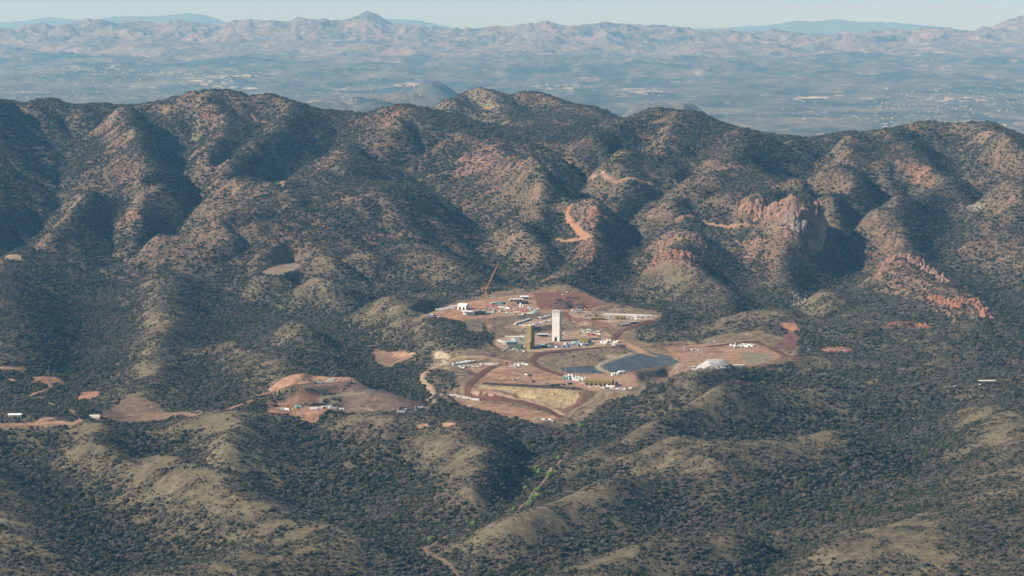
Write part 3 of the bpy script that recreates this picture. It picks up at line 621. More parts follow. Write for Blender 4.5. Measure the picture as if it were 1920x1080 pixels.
# ------------------------------------------------------------ road sheets
def ribbon(name, L, w, m, lift=0.8):
    rnd = random.Random(len(L)); vs = []; fs = []
    for i, p in enumerate(L):
        d = (L[min(i + 1, len(L) - 1)] - L[max(i - 1, 0)]).normalized(); nrm = Vector((-d.y, d.x))
        for k in range(5):
            q = p + nrm * w * ((k / 4 - 0.5) * (1 + rnd.uniform(-.12, .12))); vs.append((q.x, q.y, float(zat(q.x, q.y)) + lift))
        if i:
            b = (i - 1) * 5
            for k in range(4): fs.append((b + k, b + k + 1, b + k + 6, b + k + 5))
    me = bpy.data.meshes.new(name); me.from_pydata(vs, [], fs); me.materials.append(m); o = bpy.data.objects.new(name, me); COL.objects.link(o); tag(o, kind='structure')
ROADM = {}
for (nm, w, col, pl), L in zip(ROADS, PALES):
    if col not in ROADM: ROADM[col] = mat('road_dirt', tuple(0.72 * c for c in col), 0.95, vary=0.18, scale=0.08, spec=0.05)
    ribbon(nm, L, w, ROADM[col])

# ------------------------------------------------------------ trees and brush
def foliage_mat(name, cols, spread=0.35):
    m = bpy.data.materials.new(name); m.use_nodes = True; t = m.node_tree; b = t.nodes['Principled BSDF']; b.inputs['Roughness'].default_value = 0.8; b.inputs['Specular IOR Level'].default_value = 0.15
    oi = t.nodes.new('ShaderNodeObjectInfo'); r = t.nodes.new('ShaderNodeValToRGB'); e = r.color_ramp.elements
    e[0].color = (*cols[0], 1); e[1].color = (*cols[-1], 1)
    for i, c in enumerate(cols[1:-1]): x = e.new((i + 1) / (len(cols) - 1)); x.color = (*c, 1)
    n = t.nodes.new('ShaderNodeTexNoise'); n.inputs['Scale'].default_value = 1.1; n.inputs['Detail'].default_value = 3; g = t.nodes.new('ShaderNodeNewGeometry'); t.links.new(g.outputs['Position'], n.inputs['Vector'])
    mr = t.nodes.new('ShaderNodeMapRange'); mr.inputs[1].default_value = .3; mr.inputs[2].default_value = .7; mr.inputs[3].default_value = 1 - spread; mr.inputs[4].default_value = 1 + spread
    x = t.nodes.new('ShaderNodeMix'); x.data_type = 'RGBA'; x.blend_type = 'MULTIPLY'; x.inputs[0].default_value = 1
    t.links.new(oi.outputs['Random'], r.inputs[0]); t.links.new(r.outputs[0], x.inputs[6]); t.links.new(n.outputs[0], mr.inputs[0]); t.links.new(mr.outputs[0], x.inputs[7]); t.links.new(x.outputs[2], b.inputs['Base Color'])
    return m
M_OAK = foliage_mat('oak_leaves', [(0.016,0.022,0.011), (0.032,0.037,0.016), (0.046,0.048,0.022), (0.066,0.056,0.030), (0.092,0.070,0.042)])
M_JUN = foliage_mat('juniper_leaves', [(0.026,0.036,0.018), (0.052,0.058,0.028)])
M_BARE = foliage_mat('bare_twigs', [(0.085,0.070,0.058), (0.125,0.100,0.080), (0.10,0.090,0.082), (0.150,0.115,0.085)])
M_DRY = foliage_mat('dry_brush', [(0.16,0.135,0.08), (0.22,0.18,0.10)])
M_COT = foliage_mat('cottonwood_leaves', [(0.105,0.150,0.040), (0.15,0.20,0.055)])
M_BARK = mat('bark', (0.10, 0.08, 0.065), 0.95, vary=0.3, scale=2)
import bmesh
def crown_mesh(name, seed, lumps, quads, m, flat=0.75, base=0.15, spread=0.55):
    r = random.Random(seed); bm = bmesh.new()
    for i in range(lumps):
        a = r.uniform(0, 6.283); d = r.uniform(0.1, spread) if i else 0; s = r.uniform(0.34, 0.58) if i else 0.62
        c = Vector((math.cos(a) * d, math.sin(a) * d, base + 0.45 * flat + r.uniform(-.12, .34) * flat))
        g = bmesh.ops.create_icosphere(bm, subdivisions=1, radius=s)
        for v in g['verts']: v.co = Vector((v.co.x, v.co.y, v.co.z * flat)) * r.uniform(0.72, 1.22) + c
    for i in range(quads):                                # leaf sprays standing out of the mass
        u = Vector((r.gauss(0, 1), r.gauss(0, 1), r.gauss(0, .8))).normalized(); k = r.uniform(.62, 1.05)
        c = Vector((u.x * k, u.y * k, base + 0.5 * flat + u.z * k * flat * 0.62)); s = r.uniform(.10, .22)
        p = u.orthogonal().normalized(); p.rotate(Matrix.Rotation(r.uniform(0, 6.28), 3, u)); q = u.cross(p)
        vs = [bm.verts.new(c + (p * x_ + q * y_) * s + u * w_ * s) for x_, y_, w_ in ((-1, -.6, 0), (1, -.4, .5), (.6, .8, 0), (-.7, .7, .6))]
        bm.faces.new(vs)
    me = bpy.data.meshes.new(name); bm.to_mesh(me); bm.free(); me.materials.append(m); return me
def trunk_mesh(name, seed):
    r = random.Random(seed); bm = bmesh.new()
    def limb(a, b, r0, r1):
        d = (b - a); L = d.length; g = bmesh.ops.create_cone(bm, cap_ends=True, segments=7, radius1=r0, radius2=r1, depth=L)
        M = Matrix.Translation((a + b) / 2) @ d.to_track_quat('Z', 'Y').to_matrix().to_4x4()
        bmesh.ops.transform(bm, matrix=M, verts=g['verts'])
    top = Vector((r.uniform(-.06, .06), r.uniform(-.06, .06), .42)); limb(Vector((0, 0, -.25)), top, .085, .05)
    for k in range(5):
        a = k * 1.257 + r.uniform(-.4, .4); limb(top - Vector((0, 0, .08 * (k % 2))), top + Vector((math.cos(a) * .38, math.sin(a) * .38, r.uniform(.18, .40))), .038, .014)
    me = bpy.data.meshes.new(name); bm.to_mesh(me); bm.free(); me.materials.append(M_BARK); return me
KIND = {  # crown meshes of each kind of plant
 'oak': [crown_mesh('oak_crown', s, 6, 70, M_OAK) for s in (1, 2, 3)],
 'juniper': [crown_mesh('juniper_crown', s, 5, 60, M_JUN, flat=1.0, spread=.4) for s in (11, 12)],
 'bare': [crown_mesh('mesquite_crown', s, 4, 90, M_BARE, flat=.7, spread=.6) for s in (21, 22)],
 'dry': [crown_mesh('dry_crown', 31, 4, 40, M_DRY, flat=.45, base=0, spread=.5)],
 'cottonwood': [crown_mesh('cottonwood_crown', s, 8, 110, M_COT, flat=1.0) for s in (41, 42)],
}
TRK = [trunk_mesh('trunk', 5), trunk_mesh('trunk', 6)]
def vsample(arr, x, y):
    fa = np.clip((x / y - AC[0]) / (AC[1] - AC[0]), 0, NC - 1.001); fr = np.clip(np.interp(y, RW, np.arange(NR)), 0, NR - 1.001)
    i = np.rint(fr).astype(int); j = np.rint(fa).astype(int); return arr[i, j]
P_ = []
for y0_, y1_, cell in ((2150, 4700, 5.0), (4700, 6200, 5.5), (6200, 9300, 6.5)):
    gy = np.arange(y0_, y1_, cell); gx = np.arange(-0.25 * y1_, 0.25 * y1_, cell); a, b = np.meshgrid(gx, gy)
    a = (a + rng.uniform(-.5, .5, a.shape) * cell).ravel(); b = (b + rng.uniform(-.5, .5, b.shape) * cell).ravel(); k = np.abs(a / b) < 0.25
    P_.append(np.stack([a[k], b[k], np.full(k.sum(), cell)], -1))
P_ = np.concatenate(P_); px_, py_ = P_[:, 0], P_[:, 1]
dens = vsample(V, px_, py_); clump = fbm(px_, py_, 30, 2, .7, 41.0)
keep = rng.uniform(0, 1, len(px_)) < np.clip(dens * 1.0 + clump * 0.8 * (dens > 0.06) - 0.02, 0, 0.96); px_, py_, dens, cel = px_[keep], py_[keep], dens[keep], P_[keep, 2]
pz_ = zat(px_, py_); u = rng.uniform(0, 1, len(px_)); spn = fbm(px_, py_, 130, 3, .6, 77.0)
hard = np.clip(dens * 0.72 + spn * 0.8, 0.15, 0.92)   # share of evergreen
kind = np.where(u < hard * 0.82, 0, np.where(u < hard, 1, np.where(u < hard + (1 - hard) * 0.72, 2, 3)))
size = rng.uniform(0.55, 1.0, len(px_)) ** 1.0 * cel * 0.80 * (0.42 + 0.95 * dens) * np.choose(kind, [1.05, .9, .9, .6]) * np.where(rng.uniform(0, 1, len(px_)) < .3, .6, 1.0)

# low scrub filling the open ground between the trees
Q_ = []
for y0_, y1_, cell in ((2150, 4700, 3.6), (4700, 6000, 5.0), (6000, 8600, 6.5)):
    gy = np.arange(y0_, y1_, cell); gx = np.arange(-0.24 * y1_, 0.24 * y1_, cell); a, b = np.meshgrid(gx, gy)
    a = (a + rng.uniform(-.5, .5, a.shape) * cell).ravel(); b = (b + rng.uniform(-.5, .5, b.shape) * cell).ravel(); k = np.abs(a / b) < 0.24; Q_.append(np.stack([a[k], b[k], np.full(k.sum(), cell)], -1))
Q_ = np.concatenate(Q_); qd = vsample(V, Q_[:, 0], Q_[:, 1]); qc = fbm(Q_[:, 0], Q_[:, 1], 18, 2, .7, 91.0)
qk = (qd > 0.2) & (rng.uniform(0, 1, len(Q_)) < 0.52 + 0.8 * qc - 0.25 * np.clip(qd - .5, 0, 1)); Q_ = Q_[qk]; qd = qd[qk]
qn = len(Q_); px_ = np.concatenate([px_, Q_[:, 0]]); py_ = np.concatenate([py_, Q_[:, 1]]); pz_ = np.concatenate([pz_, zat(Q_[:, 0], Q_[:, 1])])
kind = np.concatenate([kind, rng.choice([0, 1, 2, 3], qn, p=[.34, .12, .42, .12])]); size = np.concatenate([size, rng.uniform(.22, .62, qn) * Q_[:, 2] * .8])
# the nearest, largest 290 stand as trees of their own, the rest as ground cover
NB = {0: 130, 1: 60, 2: 90}
own = np.zeros(len(px_), bool); score = size / py_
inview = (np.abs(px_ / py_) < 0.22) & ((CAMZ - pz_) / py_ < math.tan(PITCH + 540 / F) - 0.002)
NAMES = {0: ('oak_tree', 'oak', 'tree', 'dark green rounded evergreen oak on the near grassy hillside', 'evergreen oaks on the near hills'),
         1: ('juniper_tree', 'juniper', 'tree', 'taller blue green juniper among the oaks on the near hillside', 'junipers on the near hills'),
         2: ('mesquite_tree', 'bare', 'tree', 'grey brown leafless mesquite on the near grassy hillside', 'leafless mesquites on the near hills')}
def plant(nm, ck, cat, label, group, x, y, z, s, seed, trunk=True):
    e = bpy.data.objects.new(nm, None); COL.objects.link(e); e.empty_display_size = .5; e.location = (x, y, z - 0.15 * s); e.rotation_euler.z = (seed * 2.399) % 6.28; e.scale = (s, s, s * (0.85 + (seed * 37 % 31) / 100)); tag(e, label, cat, group)
    c = bpy.data.objects.new('crown', KIND[ck][seed % len(KIND[ck])]); COL.objects.link(c); c.parent = e
    t = bpy.data.objects.new('trunk', TRK[seed % 2]); COL.objects.link(t); t.parent = e
    return c
SRC = {}
for k, nn in NB.items():
    ix = np.where((kind == k) & inview)[0]; ix = ix[np.argsort(-score[ix])][:nn]; own[ix] = True
    for q, i in enumerate(ix):
        c = plant(*NAMES[k], px_[i], py_[i], pz_[i], size[i], q)
        SRC.setdefault((k, q % len(KIND[NAMES[k][1]])), c)
rest = ~own
# one cover object: points carrying size, turn and kind, each drawn with the crown of its kind
vm = {0: 3, 1: 2, 2: 2, 3: 1}; off = {0: 0, 1: 3, 2: 5, 3: 7}
ri = np.where(rest)[0]; vid = np.array([off[k] for k in (0, 1, 2, 3)])[kind[ri]] + (rng.integers(0, 1000, len(ri)) % np.array([vm[k] for k in (0, 1, 2, 3)])[kind[ri]])
pm = bpy.data.meshes.new('brush'); pm.vertices.add(len(ri)); pm.vertices.foreach_set('co', np.stack([px_[ri], py_[ri], pz_[ri] - 0.12 * size[ri]], -1).astype(np.float32).ravel())
for nm, arr, ty in (('siz', size[ri], 'FLOAT'), ('rot', rng.uniform(0, 6.28, len(ri)), 'FLOAT'), ('vid', vid, 'INT'), ('tall', rng.uniform(.75, 1.25, len(ri)), 'FLOAT')):
    at = pm.attributes.new(nm, ty, 'POINT'); at.data.foreach_set('value', arr.astype(np.float32 if ty == 'FLOAT' else np.int32))
bo = bpy.data.objects.new('brush', pm); COL.objects.link(bo); tag(bo, 'oak, juniper and mesquite scrub covering every hillside', 'scrub', kind='stuff')
MESHES = KIND['oak'] + KIND['juniper'] + KIND['bare'] + KIND['dry']
ng = bpy.data.node_groups.new('scatter', 'GeometryNodeTree'); ng.interface.new_socket('Geometry', in_out='INPUT', socket_type='NodeSocketGeometry'); ng.interface.new_socket('Geometry', in_out='OUTPUT', socket_type='NodeSocketGeometry')
N = ng.nodes; Lk = ng.links; gi = N.new('NodeGroupInput'); go = N.new('NodeGroupOutput'); jn = N.new('GeometryNodeJoinGeometry')
def named(nm, ty):
    a = N.new('GeometryNodeInputNamedAttribute'); a.data_type = ty; a.inputs[0].default_value = nm; return a.outputs[0]
vd, sz, rt, tl = named('vid', 'INT'), named('siz', 'FLOAT'), named('rot', 'FLOAT'), named('tall', 'FLOAT')
cx_ = N.new('ShaderNodeCombineXYZ'); Lk.new(rt, cx_.inputs[2]); ml = N.new('ShaderNodeMath'); ml.operation = 'MULTIPLY'; Lk.new(sz, ml.inputs[0]); Lk.new(tl, ml.inputs[1])
cs = N.new('ShaderNodeCombineXYZ'); Lk.new(sz, cs.inputs[0]); Lk.new(sz, cs.inputs[1]); Lk.new(ml.outputs[0], cs.inputs[2])
dry_src = bpy.data.objects.new('dry_shrub', KIND['dry'][0]); COL.objects.link(dry_src)
h_ = hit(310, 1010); dry_src.location = (h_.x, h_.y, h_.z - .2); dry_src.scale = (2.2, 2.2, 2.2); tag(dry_src, 'low straw coloured dry shrub on the near left hillside', 'shrub')
SL = [SRC[(0, 0)], SRC[(0, 1)], SRC[(0, 2)], SRC[(1, 0)], SRC[(1, 1)], SRC[(2, 0)], SRC[(2, 1)], dry_src]
for k, src in enumerate(SL):
    oi = N.new('GeometryNodeObjectInfo'); oi.inputs['Object'].default_value = src; oi.transform_space = 'ORIGINAL'; oi.inputs['As Instance'].default_value = True
    eq = N.new('FunctionNodeCompare'); eq.data_type = 'INT'; eq.operation = 'EQUAL'; Lk.new(vd, eq.inputs[2]); eq.inputs[3].default_value = k
    ip = N.new('GeometryNodeInstanceOnPoints'); Lk.new(gi.outputs[0], ip.inputs['Points']); Lk.new(eq.outputs[0], ip.inputs['Selection']); Lk.new(oi.outputs['Geometry'], ip.inputs['Instance'])
    Lk.new(cx_.outputs[0], ip.inputs['Rotation']); Lk.new(cs.outputs[0], ip.inputs['Scale']); Lk.new(ip.outputs[0], jn.inputs[0])
Lk.new(jn.outputs[0], go.inputs[0])
mod = bo.modifiers.new('scatter', 'NODES'); mod.node_group = ng
print('plants', len(ri))

# ------------------------------------------------------------ builders for made things
class MB:
    """collects faces in local metres and links them as one mesh object"""
    def __init__(s): s.v = []; s.f = []; s.m = []
    def hexa(s, P, mi=0):
        b = len(s.v); s.v += [tuple(p) for p in P]
        for q in ((0, 3, 2, 1), (4, 5, 6, 7), (0, 1, 5, 4), (1, 2, 6, 5), (2, 3, 7, 6), (3, 0, 4, 7)): s.f.append(tuple(b + i for i in q)); s.m.append(mi)
    def box(s, x0, x1, y0, y1, z0, z1, mi=0): s.hexa([(x0, y0, z0), (x1, y0, z0), (x1, y1, z0), (x0, y1, z0), (x0, y0, z1), (x1, y0, z1), (x1, y1, z1), (x0, y1, z1)], mi)
    def prism(s, prof, x0, x1, mi=0):
        """profile of (y, z) points pushed along x"""
        b = len(s.v); n = len(prof)
        for x in (x0, x1): s.v += [(x, y, z) for y, z in prof]
        for i in range(n): j = (i + 1) % n; s.f.append((b + i, b + n + i, b + n + j, b + j)); s.m.append(mi)
        s.f.append(tuple(b + i for i in range(n))); s.f.append(tuple(b + n + i for i in reversed(range(n)))); s.m += [mi, mi]
    def rod(s, a, b_, r, n=6, r2=None, mi=0):
        a = Vector(a); c = Vector(b_); d = (c - a).normalized(); p = d.orthogonal().normalized(); q = d.cross(p); b = len(s.v); r2 = r if r2 is None else r2
        for o, rr in ((a, r), (c, r2)):
            for i in range(n): t = 6.28318 * i / n; w = o + (p * math.cos(t) + q * math.sin(t)) * rr; s.v.append(tuple(w))
        for i in range(n): j = (i + 1) % n; s.f.append((b + i, b + j, b + n + j, b + n + i)); s.m.append(mi)
        s.f.append(tuple(b + i for i in reversed(range(n)))); s.f.append(tuple(b + n + i for i in range(n))); s.m += [mi, mi]
    def lattice(s, a, b_, w, bays, r=.14, w2=None):
        a = Vector(a); c = Vector(b_); d = c - a; u = d.normalized(); p = u.orthogonal().normalized(); q = u.cross(p); w2 = w if w2 is None else w2
        cs = lambda t: [a + d * t + (p * i + q * j) * (w + (w2 - w) * t) / 2 for i, j in ((1, 1), (1, -1), (-1, -1), (-1, 1))]
        A0 = cs(0); B0 = cs(1)
        for k in range(4): s.rod(A0[k], B0[k], r, 4)
        for i in range(bays):
            P, Q = cs(i / bays), cs((i + 1) / bays)
            for k in range(4): s.rod(P[k], Q[(k + 1) % 4] if i % 2 else Q[(k + 3) % 4], r * .7, 3)
    def build(s, name, mats, parent=None, mesh_only=False):
        me = bpy.data.meshes.new(name); me.from_pydata(s.v, [], s.f)
        for m in (mats if isinstance(mats, (list, tuple)) else [mats]): me.materials.append(m)
        me.polygons.foreach_set('material_index', s.m); me.update()
        if mesh_only: return me
        o = bpy.data.objects.new(name, me); COL.objects.link(o); o.parent = parent; return o
def empty(name, p, rz, label, cat, group=None):
    e = bpy.data.objects.new(name, None); COL.objects.link(e); e.location = p; e.rotation_euler.z = rz; e.empty_display_size = 2; return tag(e, label, cat, group)
MM = {k: mat(k, c, r, vary=v, scale=sc_, metal=me_) for k, c, r, v, sc_, me_ in [
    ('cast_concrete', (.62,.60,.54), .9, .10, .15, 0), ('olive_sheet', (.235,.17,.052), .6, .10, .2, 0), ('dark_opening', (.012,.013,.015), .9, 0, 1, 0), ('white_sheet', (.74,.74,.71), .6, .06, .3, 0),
    ('cream_sheet', (.56,.52,.40), .7, .08, .3, 0), ('grey_sheet', (.30,.31,.32), .6, .1, .3, 0), ('dark_sheet', (.045,.055,.062), .6, .1, .3, 0), ('green_sheet', (.06,.085,.06), .7, .15, .3, 0), ('glass_dark', (.03,.04,.05), .2, 0, 1, 0),
    ('tyre', (.02,.02,.02), .9, 0, 1, 0), ('crane_orange', (.50,.25,.08), .5, .08, .5, 0), ('red_paint', (.50,.045,.03), .5, .08, .5, 0), ('yellow_paint', (.62,.36,.03), .5, .08, .5, 0), ('blue_paint', (.05,.13,.32), .5, .08, .5, 0),
    ('silver_paint', (.42,.43,.45), .4, .05, .5, .3), ('steel', (.35,.36,.36), .5, .1, .5, .4), ('pink_tarp', (.55,.12,.13), .7, .1, .5, 0), ('aqua_paint', (.25,.42,.40), .5, .08, .5, 0), ('tan_paint', (.42,.33,.20), .7, .1, .5, 0)]}
def put(o, px, py, rz=0, dz=0):
    h = hit(px, py); o.location = (h.x, h.y, h.z + dz - 0.05); o.rotation_euler.z = rz; return o

# pale concrete shaft tower
PHI = math.radians(-21)
h = hit(1044.5, 640); t = empty('concrete_tower', (h.x, h.y + 6, 4.9), PHI, 'tall pale concrete shaft tower with notched top, highest thing on the mine', 'tower')
w2, d2, ht = 7.3, 6.6, 57.0
b = MB(); b.box(-w2, -2.6, -d2, d2, 0, 8); b.box(2.2, w2, -d2, d2, 0, 8); b.box(-2.6, 2.2, -d2 + 3, d2, 0, 8); b.box(-w2, w2, -d2, d2, 8, 51); b.box(-w2 + 1.2, w2 - 1.2, -d2 + 1.2, d2 - 1.2, 51, 54)
b.build('shaft', MM['cast_concrete'], t)
for k in range(10): b = MB(); z_ = 4.5 + k * 4.8 + (4.5 if k == 0 else 0); b.box(-w2 - .12, w2 + .12, -d2 - .12, d2 + .12, z_, z_ + .3); b.build('pour_band', MM['grey_sheet'] if k % 3 == 0 else MM['cast_concrete'], t)
b = MB()
for i in range(6):
    x = -w2 + i * (2 * w2 - 1.5) / 5; b.box(x, x + 1.5, -d2, -d2 + 1.15, 51, ht); b.box(x, x + 1.5, d2 - 1.15, d2, 51, ht)
for i in range(1, 4): y = -d2 + i * (2 * d2 - 1.5) / 4; b.box(-w2, -w2 + 1.15, y, y + 1.5, 51, ht); b.box(w2 - 1.15, w2, y, y + 1.5, 51, ht)
b.build('parapet_pier', MM['cast_concrete'], t)
b = MB(); b.box(-w2 + 1.3, w2 - 1.3, -d2 + 1.3, d2 - 1.3, 54, 54.3); b.build('top_deck', MM['dark_sheet'], t)
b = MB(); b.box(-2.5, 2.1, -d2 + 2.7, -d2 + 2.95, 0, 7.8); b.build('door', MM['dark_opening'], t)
b = MB(); b.box(4.4, 6.6, -3, 0, 54.3, 58.6); b.rod((5.4, -1, 58), (5.4, -1, 61), .15); b.build('red_hoist', MM['red_paint'], t)

# olive headframe
h = hit(994, 654); t = empty('headframe_tower', (h.x + .5, h.y + 5, 4.9), math.radians(56), 'olive sheet metal headframe tower with pale raking legs, shorter than the concrete tower', 'tower')
b = MB(); b.box(-5.4, 5.4, -5.4, 5.4, 0, 41.5); b.build('cladding', MM['olive_sheet'], t)
b = MB()
for k in range(9): z_ = 4 + k * 4.3; b.box(-5.5, 5.5, -5.5, 5.5, z_, z_ + .25)
b.build('cladding_seam', MM['tan_paint'], t)
b = MB(); b.box(-5.9, 5.9, -5.9, 5.9, 41.5, 42.3); b.box(-2, 2, -2, 2, 42.3, 43.8); b.build('roof', MM['cream_sheet'], t)
b = MB(); b.box(-9, -5.4, -5.2, 3.5, 0, 12); b.hexa([(-9, -5.2, 12), (-5.4, -5.2, 12), (-5.4, 3.5, 12), (-9, 3.5, 12), (-5.8, -5.2, 16), (-5.4, -5.2, 16), (-5.4, 3.5, 16), (-5.8, 3.5, 16)]); b.build('annex', MM['olive_sheet'], t)
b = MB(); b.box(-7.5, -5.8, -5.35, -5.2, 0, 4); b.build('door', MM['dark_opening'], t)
for s_ in (-4.2, 3.6): b = MB(); b.rod((s_, 5.3, 37), (s_ - 4, 15, -.3), .55, 6); b.rod((s_, 5.3, 25), (s_ - 2, 9.7, 20), .3, 5); b.rod((s_, 5.3, 13), (s_ - 3.2, 12.6, 9), .3, 5); b.build('raking_leg', MM['aqua_paint'], t)

def building(nm, px, py, L, Wd, Hh, rz, wall, roof, label, kind='gable', doors=3, group=None, cat='building'):
    h = hit(px, py); t = empty(nm, (h.x, h.y + Wd * .5, h.z - .2), rz, label, cat, group)
    y = Wd / 2; x = L / 2; rise = {'gable': Wd * .16, 'flat': .4, 'arch': 0, 'shed': Wd * .12, 'canopy': .5}[kind]
    b = MB()
    if kind == 'arch':
        n = 10; prof = [(-y * math.cos(math.pi * i / n), Hh * math.sin(math.pi * i / n)) for i in range(n + 1)]; b.prism(prof, -x, x); b.build('cover', wall, t)
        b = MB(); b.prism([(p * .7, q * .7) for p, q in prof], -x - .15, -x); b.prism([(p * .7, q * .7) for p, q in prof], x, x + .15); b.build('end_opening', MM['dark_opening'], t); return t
    if kind == 'canopy':
        for i in range(max(2, doors)):
            X_ = -x + .4 + i * (L - .8) / (max(2, doors) - 1)
            for s_ in (-y + .4, y - .4): q = MB(); q.rod((X_, s_, 0), (X_, s_, Hh), .3, 5); q.build('post', MM['steel'], t)
        b.box(-x + 1, x - 1, y - 1.5, y - 1.2, 0, Hh - .6); b.build('back_wall', wall, t)
    else:
        b.box(-x, x, -y, y, 0, Hh)
        if kind == 'gable': b.prism([(-y, Hh), (y, Hh), (0, Hh + rise)], -x, x)
        if kind == 'shed': b.prism([(-y, Hh), (y, Hh), (y, Hh + rise)], -x, x)
        b.build('wall', wall, t)
    b = MB(); o_ = .7
    if kind == 'gable': b.prism([(-y - o_, Hh - .15), (0, Hh + rise + .05), (y + o_, Hh - .15), (y + o_, Hh + .2), (0, Hh + rise + .45), (-y - o_, Hh + .2)], -x - o_, x + o_)
    elif kind == 'shed': b.prism([(-y - o_, Hh), (y + o_, Hh + rise), (y + o_, Hh + rise + .4), (-y - o_, Hh + .4)], -x - o_, x + o_)
    else: b.box(-x - .3, x + .3, -y - .3, y + .3, Hh + .01, Hh + rise)
    b.build('roof', roof, t)
    if kind != 'canopy':
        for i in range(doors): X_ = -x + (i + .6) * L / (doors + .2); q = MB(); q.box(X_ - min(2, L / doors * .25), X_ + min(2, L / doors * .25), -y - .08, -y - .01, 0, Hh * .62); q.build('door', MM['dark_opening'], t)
    return t
O, W_, G_, D_, CR = MM['olive_sheet'], MM['white_sheet'], MM['grey_sheet'], MM['dark_sheet'], MM['cream_sheet']
building('olive_shed', 1096, 645, 20, 16, 8, math.radians(-24), O, O, 'boxy olive sheet metal building to the right of the concrete tower', 'flat', 2)
building('olive_workshop', 1124, 724, 46, 18, 8, math.radians(-14), O, O, 'long low olive workshop with dark bays on the lowest terrace', 'gable', 6)
building('olive_office', 1121, 600, 26, 12, 4, math.radians(-8), O, O, 'low olive building left of the other one before the white trailer row', 'gable', 4)
building('olive_office', 1163, 599, 18, 11, 5, math.radians(-12), O, O, 'smaller olive building nearest the right end of the white trailer row', 'gable', 2)
building('open_shed', 1018, 632, 20, 8, 5, math.radians(-5), D_, W_, 'open fronted shed with white roof between the two towers', 'canopy', 4)
building('arched_tent', 967, 655, 24, 16, 8.5, math.radians(-12), MM['green_sheet'], D_, 'dark green arched fabric shelter left of the olive headframe', 'arch')
building('storehouse', 960, 647, 18, 9, 6, math.radians(-14), MM['green_sheet'], MM['aqua_paint'], 'grey green storehouse behind the dark arched shelter', 'gable', 3)
building('columned_shed', 876, 592, 23, 14, 8, math.radians(-18), W_, W_, 'white roofed shed with pale columns at the left of the upper terrace', 'canopy', 6)
building('dark_shed', 900, 591, 20, 12, 6.5, math.radians(8), D_, D_, 'low black sided shed beside the columned shed on the upper terrace', 'flat', 2)
building('pale_barn', 869, 581, 18, 16, 9, math.radians(-25), W_, W_, 'large pale roofed barn at the back left of the upper terrace', 'gable', 2)
building('long_store', 968, 566, 26, 10, 5, math.radians(4), G_, CR, 'cream roofed long store at the back of the upper terrace', 'gable', 4)
building('long_store', 983, 561, 16, 9, 5, math.radians(4), G_, W_, 'shorter white roofed store furthest back on the upper terrace', 'gable', 3)
building('dark_hall', 980, 570, 24, 8, 5, math.radians(2), D_, D_, 'dark sided hall behind the white silo on the upper terrace', 'flat', 3)
building('treatment_building', 1062, 711, 10, 8, 5, math.radians(-10), MM['aqua_paint'], CR, 'pale building with a tank yard left of the long olive workshop', 'flat', 2)
building('white_house', 27, 783, 18, 9, 4, math.radians(6), W_, W_, 'low white house among trees at the far left edge', 'gable', 4)
building('long_hut', 1851, 718, 26, 6, 3.4, math.radians(3), W_, CR, 'long narrow cream roofed hut on the right hilltop', 'gable', 5)
building('fabric_dome', 176, 785, 16, 12, 5.5, math.radians(8), CR, D_, 'cream arched fabric dome beside the left track', 'arch')
building('site_hut', 640, 770, 8, 5, 3.2, math.radians(6), W_, W_, 'small white hut on the front left bench', 'flat', 1)

# slim things: crane, masts, booms, silo
h = hit(911, 572); t = empty('tower_crane', (h.x, h.y, h.z - .3), 0, 'orange luffing tower crane with raised jib on the upper terrace', 'crane')
b = MB(); b.lattice((0, 0, 0), (0, 0, 33), 2.2, 16, .22); b.build('mast', MM['crane_orange'], t)
b = MB(); b.lattice((1, 0, 33), (25, 3, 84), 1.9, 20, .22, .8); b.build('jib', MM['crane_orange'], t)
b = MB(); b.lattice((-1, 0, 34), (-9.5, -1, 35), 1.8, 4, .2); b.build('counter_jib', MM['crane_orange'], t)
b = MB(); b.box(-9.8, -6.6, -1.8, .8, 31.5, 35); b.build('counterweight', MM['crane_orange'], t)
b = MB(); b.box(-1.6, 1.6, -1.6, 1.6, 32.6, 35.4); b.box(.6, 2.4, -2.6, -1.2, 32, 34.6); b.build('cab', MM['crane_orange'], t)
b = MB(); b.rod((0, 0, 35), (-3, 0, 44), .25, 4); b.rod((-3, 0, 44), (-9, -1, 35), .1, 4); b.rod((-3, 0, 44), (22, 3, 79), .08, 4); b.build('pendant_lines', MM['crane_orange'], t)
def mast(px, py, H, label, m='steel', w=.9):
    h = hit(px, py); b = MB(); b.lattice((0, 0, 0), (0, 0, H), w, int(H / 2), .11, w * .5); b.box(-.8, .8, -.8, .8, -.3, .4); o = b.build('lattice_mast', MM[m]); o.location = h; tag(o, label, 'mast', 'slim lattice masts')
mast(1003, 612, 28, 'thin grey lattice mast behind the truck yard left of the concrete tower'); mast(1071, 630, 19, 'thin lattice mast just right of the concrete tower')
mast(1060, 706, 22, 'pale lattice mast at the left end of the tank yard'); mast(1086, 706, 10, 'short lattice mast above the tank yard'); mast(1139, 699, 9, 'thin mast standing by the grey pond'); mast(988, 560, 22, 'slim dark mast at the back of the upper terrace', 'dark_sheet')
def boomcrane(px, py, L, ang, m, label, rz=0):
    h = hit(px, py); t = empty('mobile_crane', h, rz, label, 'crane', 'mobile cranes'); b = MB(); b.box(-4.5, 4.5, -1.4, 1.4, .9, 2.1); b.box(2.5, 4.4, -1.3, 1.3, 2.1, 3.3); b.build('chassis', MM['yellow_paint'] if m != 'red_paint' else MM[m], t)
    for x in (-3.2, -1.2, 3.2):
        for y in (-1.45, 1.45): q = MB(); q.rod((x, y - .25, .65), (x, y + .25, .65), .65, 8); q.build('wheel', MM['tyre'], t)
    b = MB(); b.rod((-2, 0, 2.4), (-2 + L * math.cos(ang), 0, 2.4 + L * math.sin(ang)), .55, 5, .25); b.build('boom', MM[m], t)
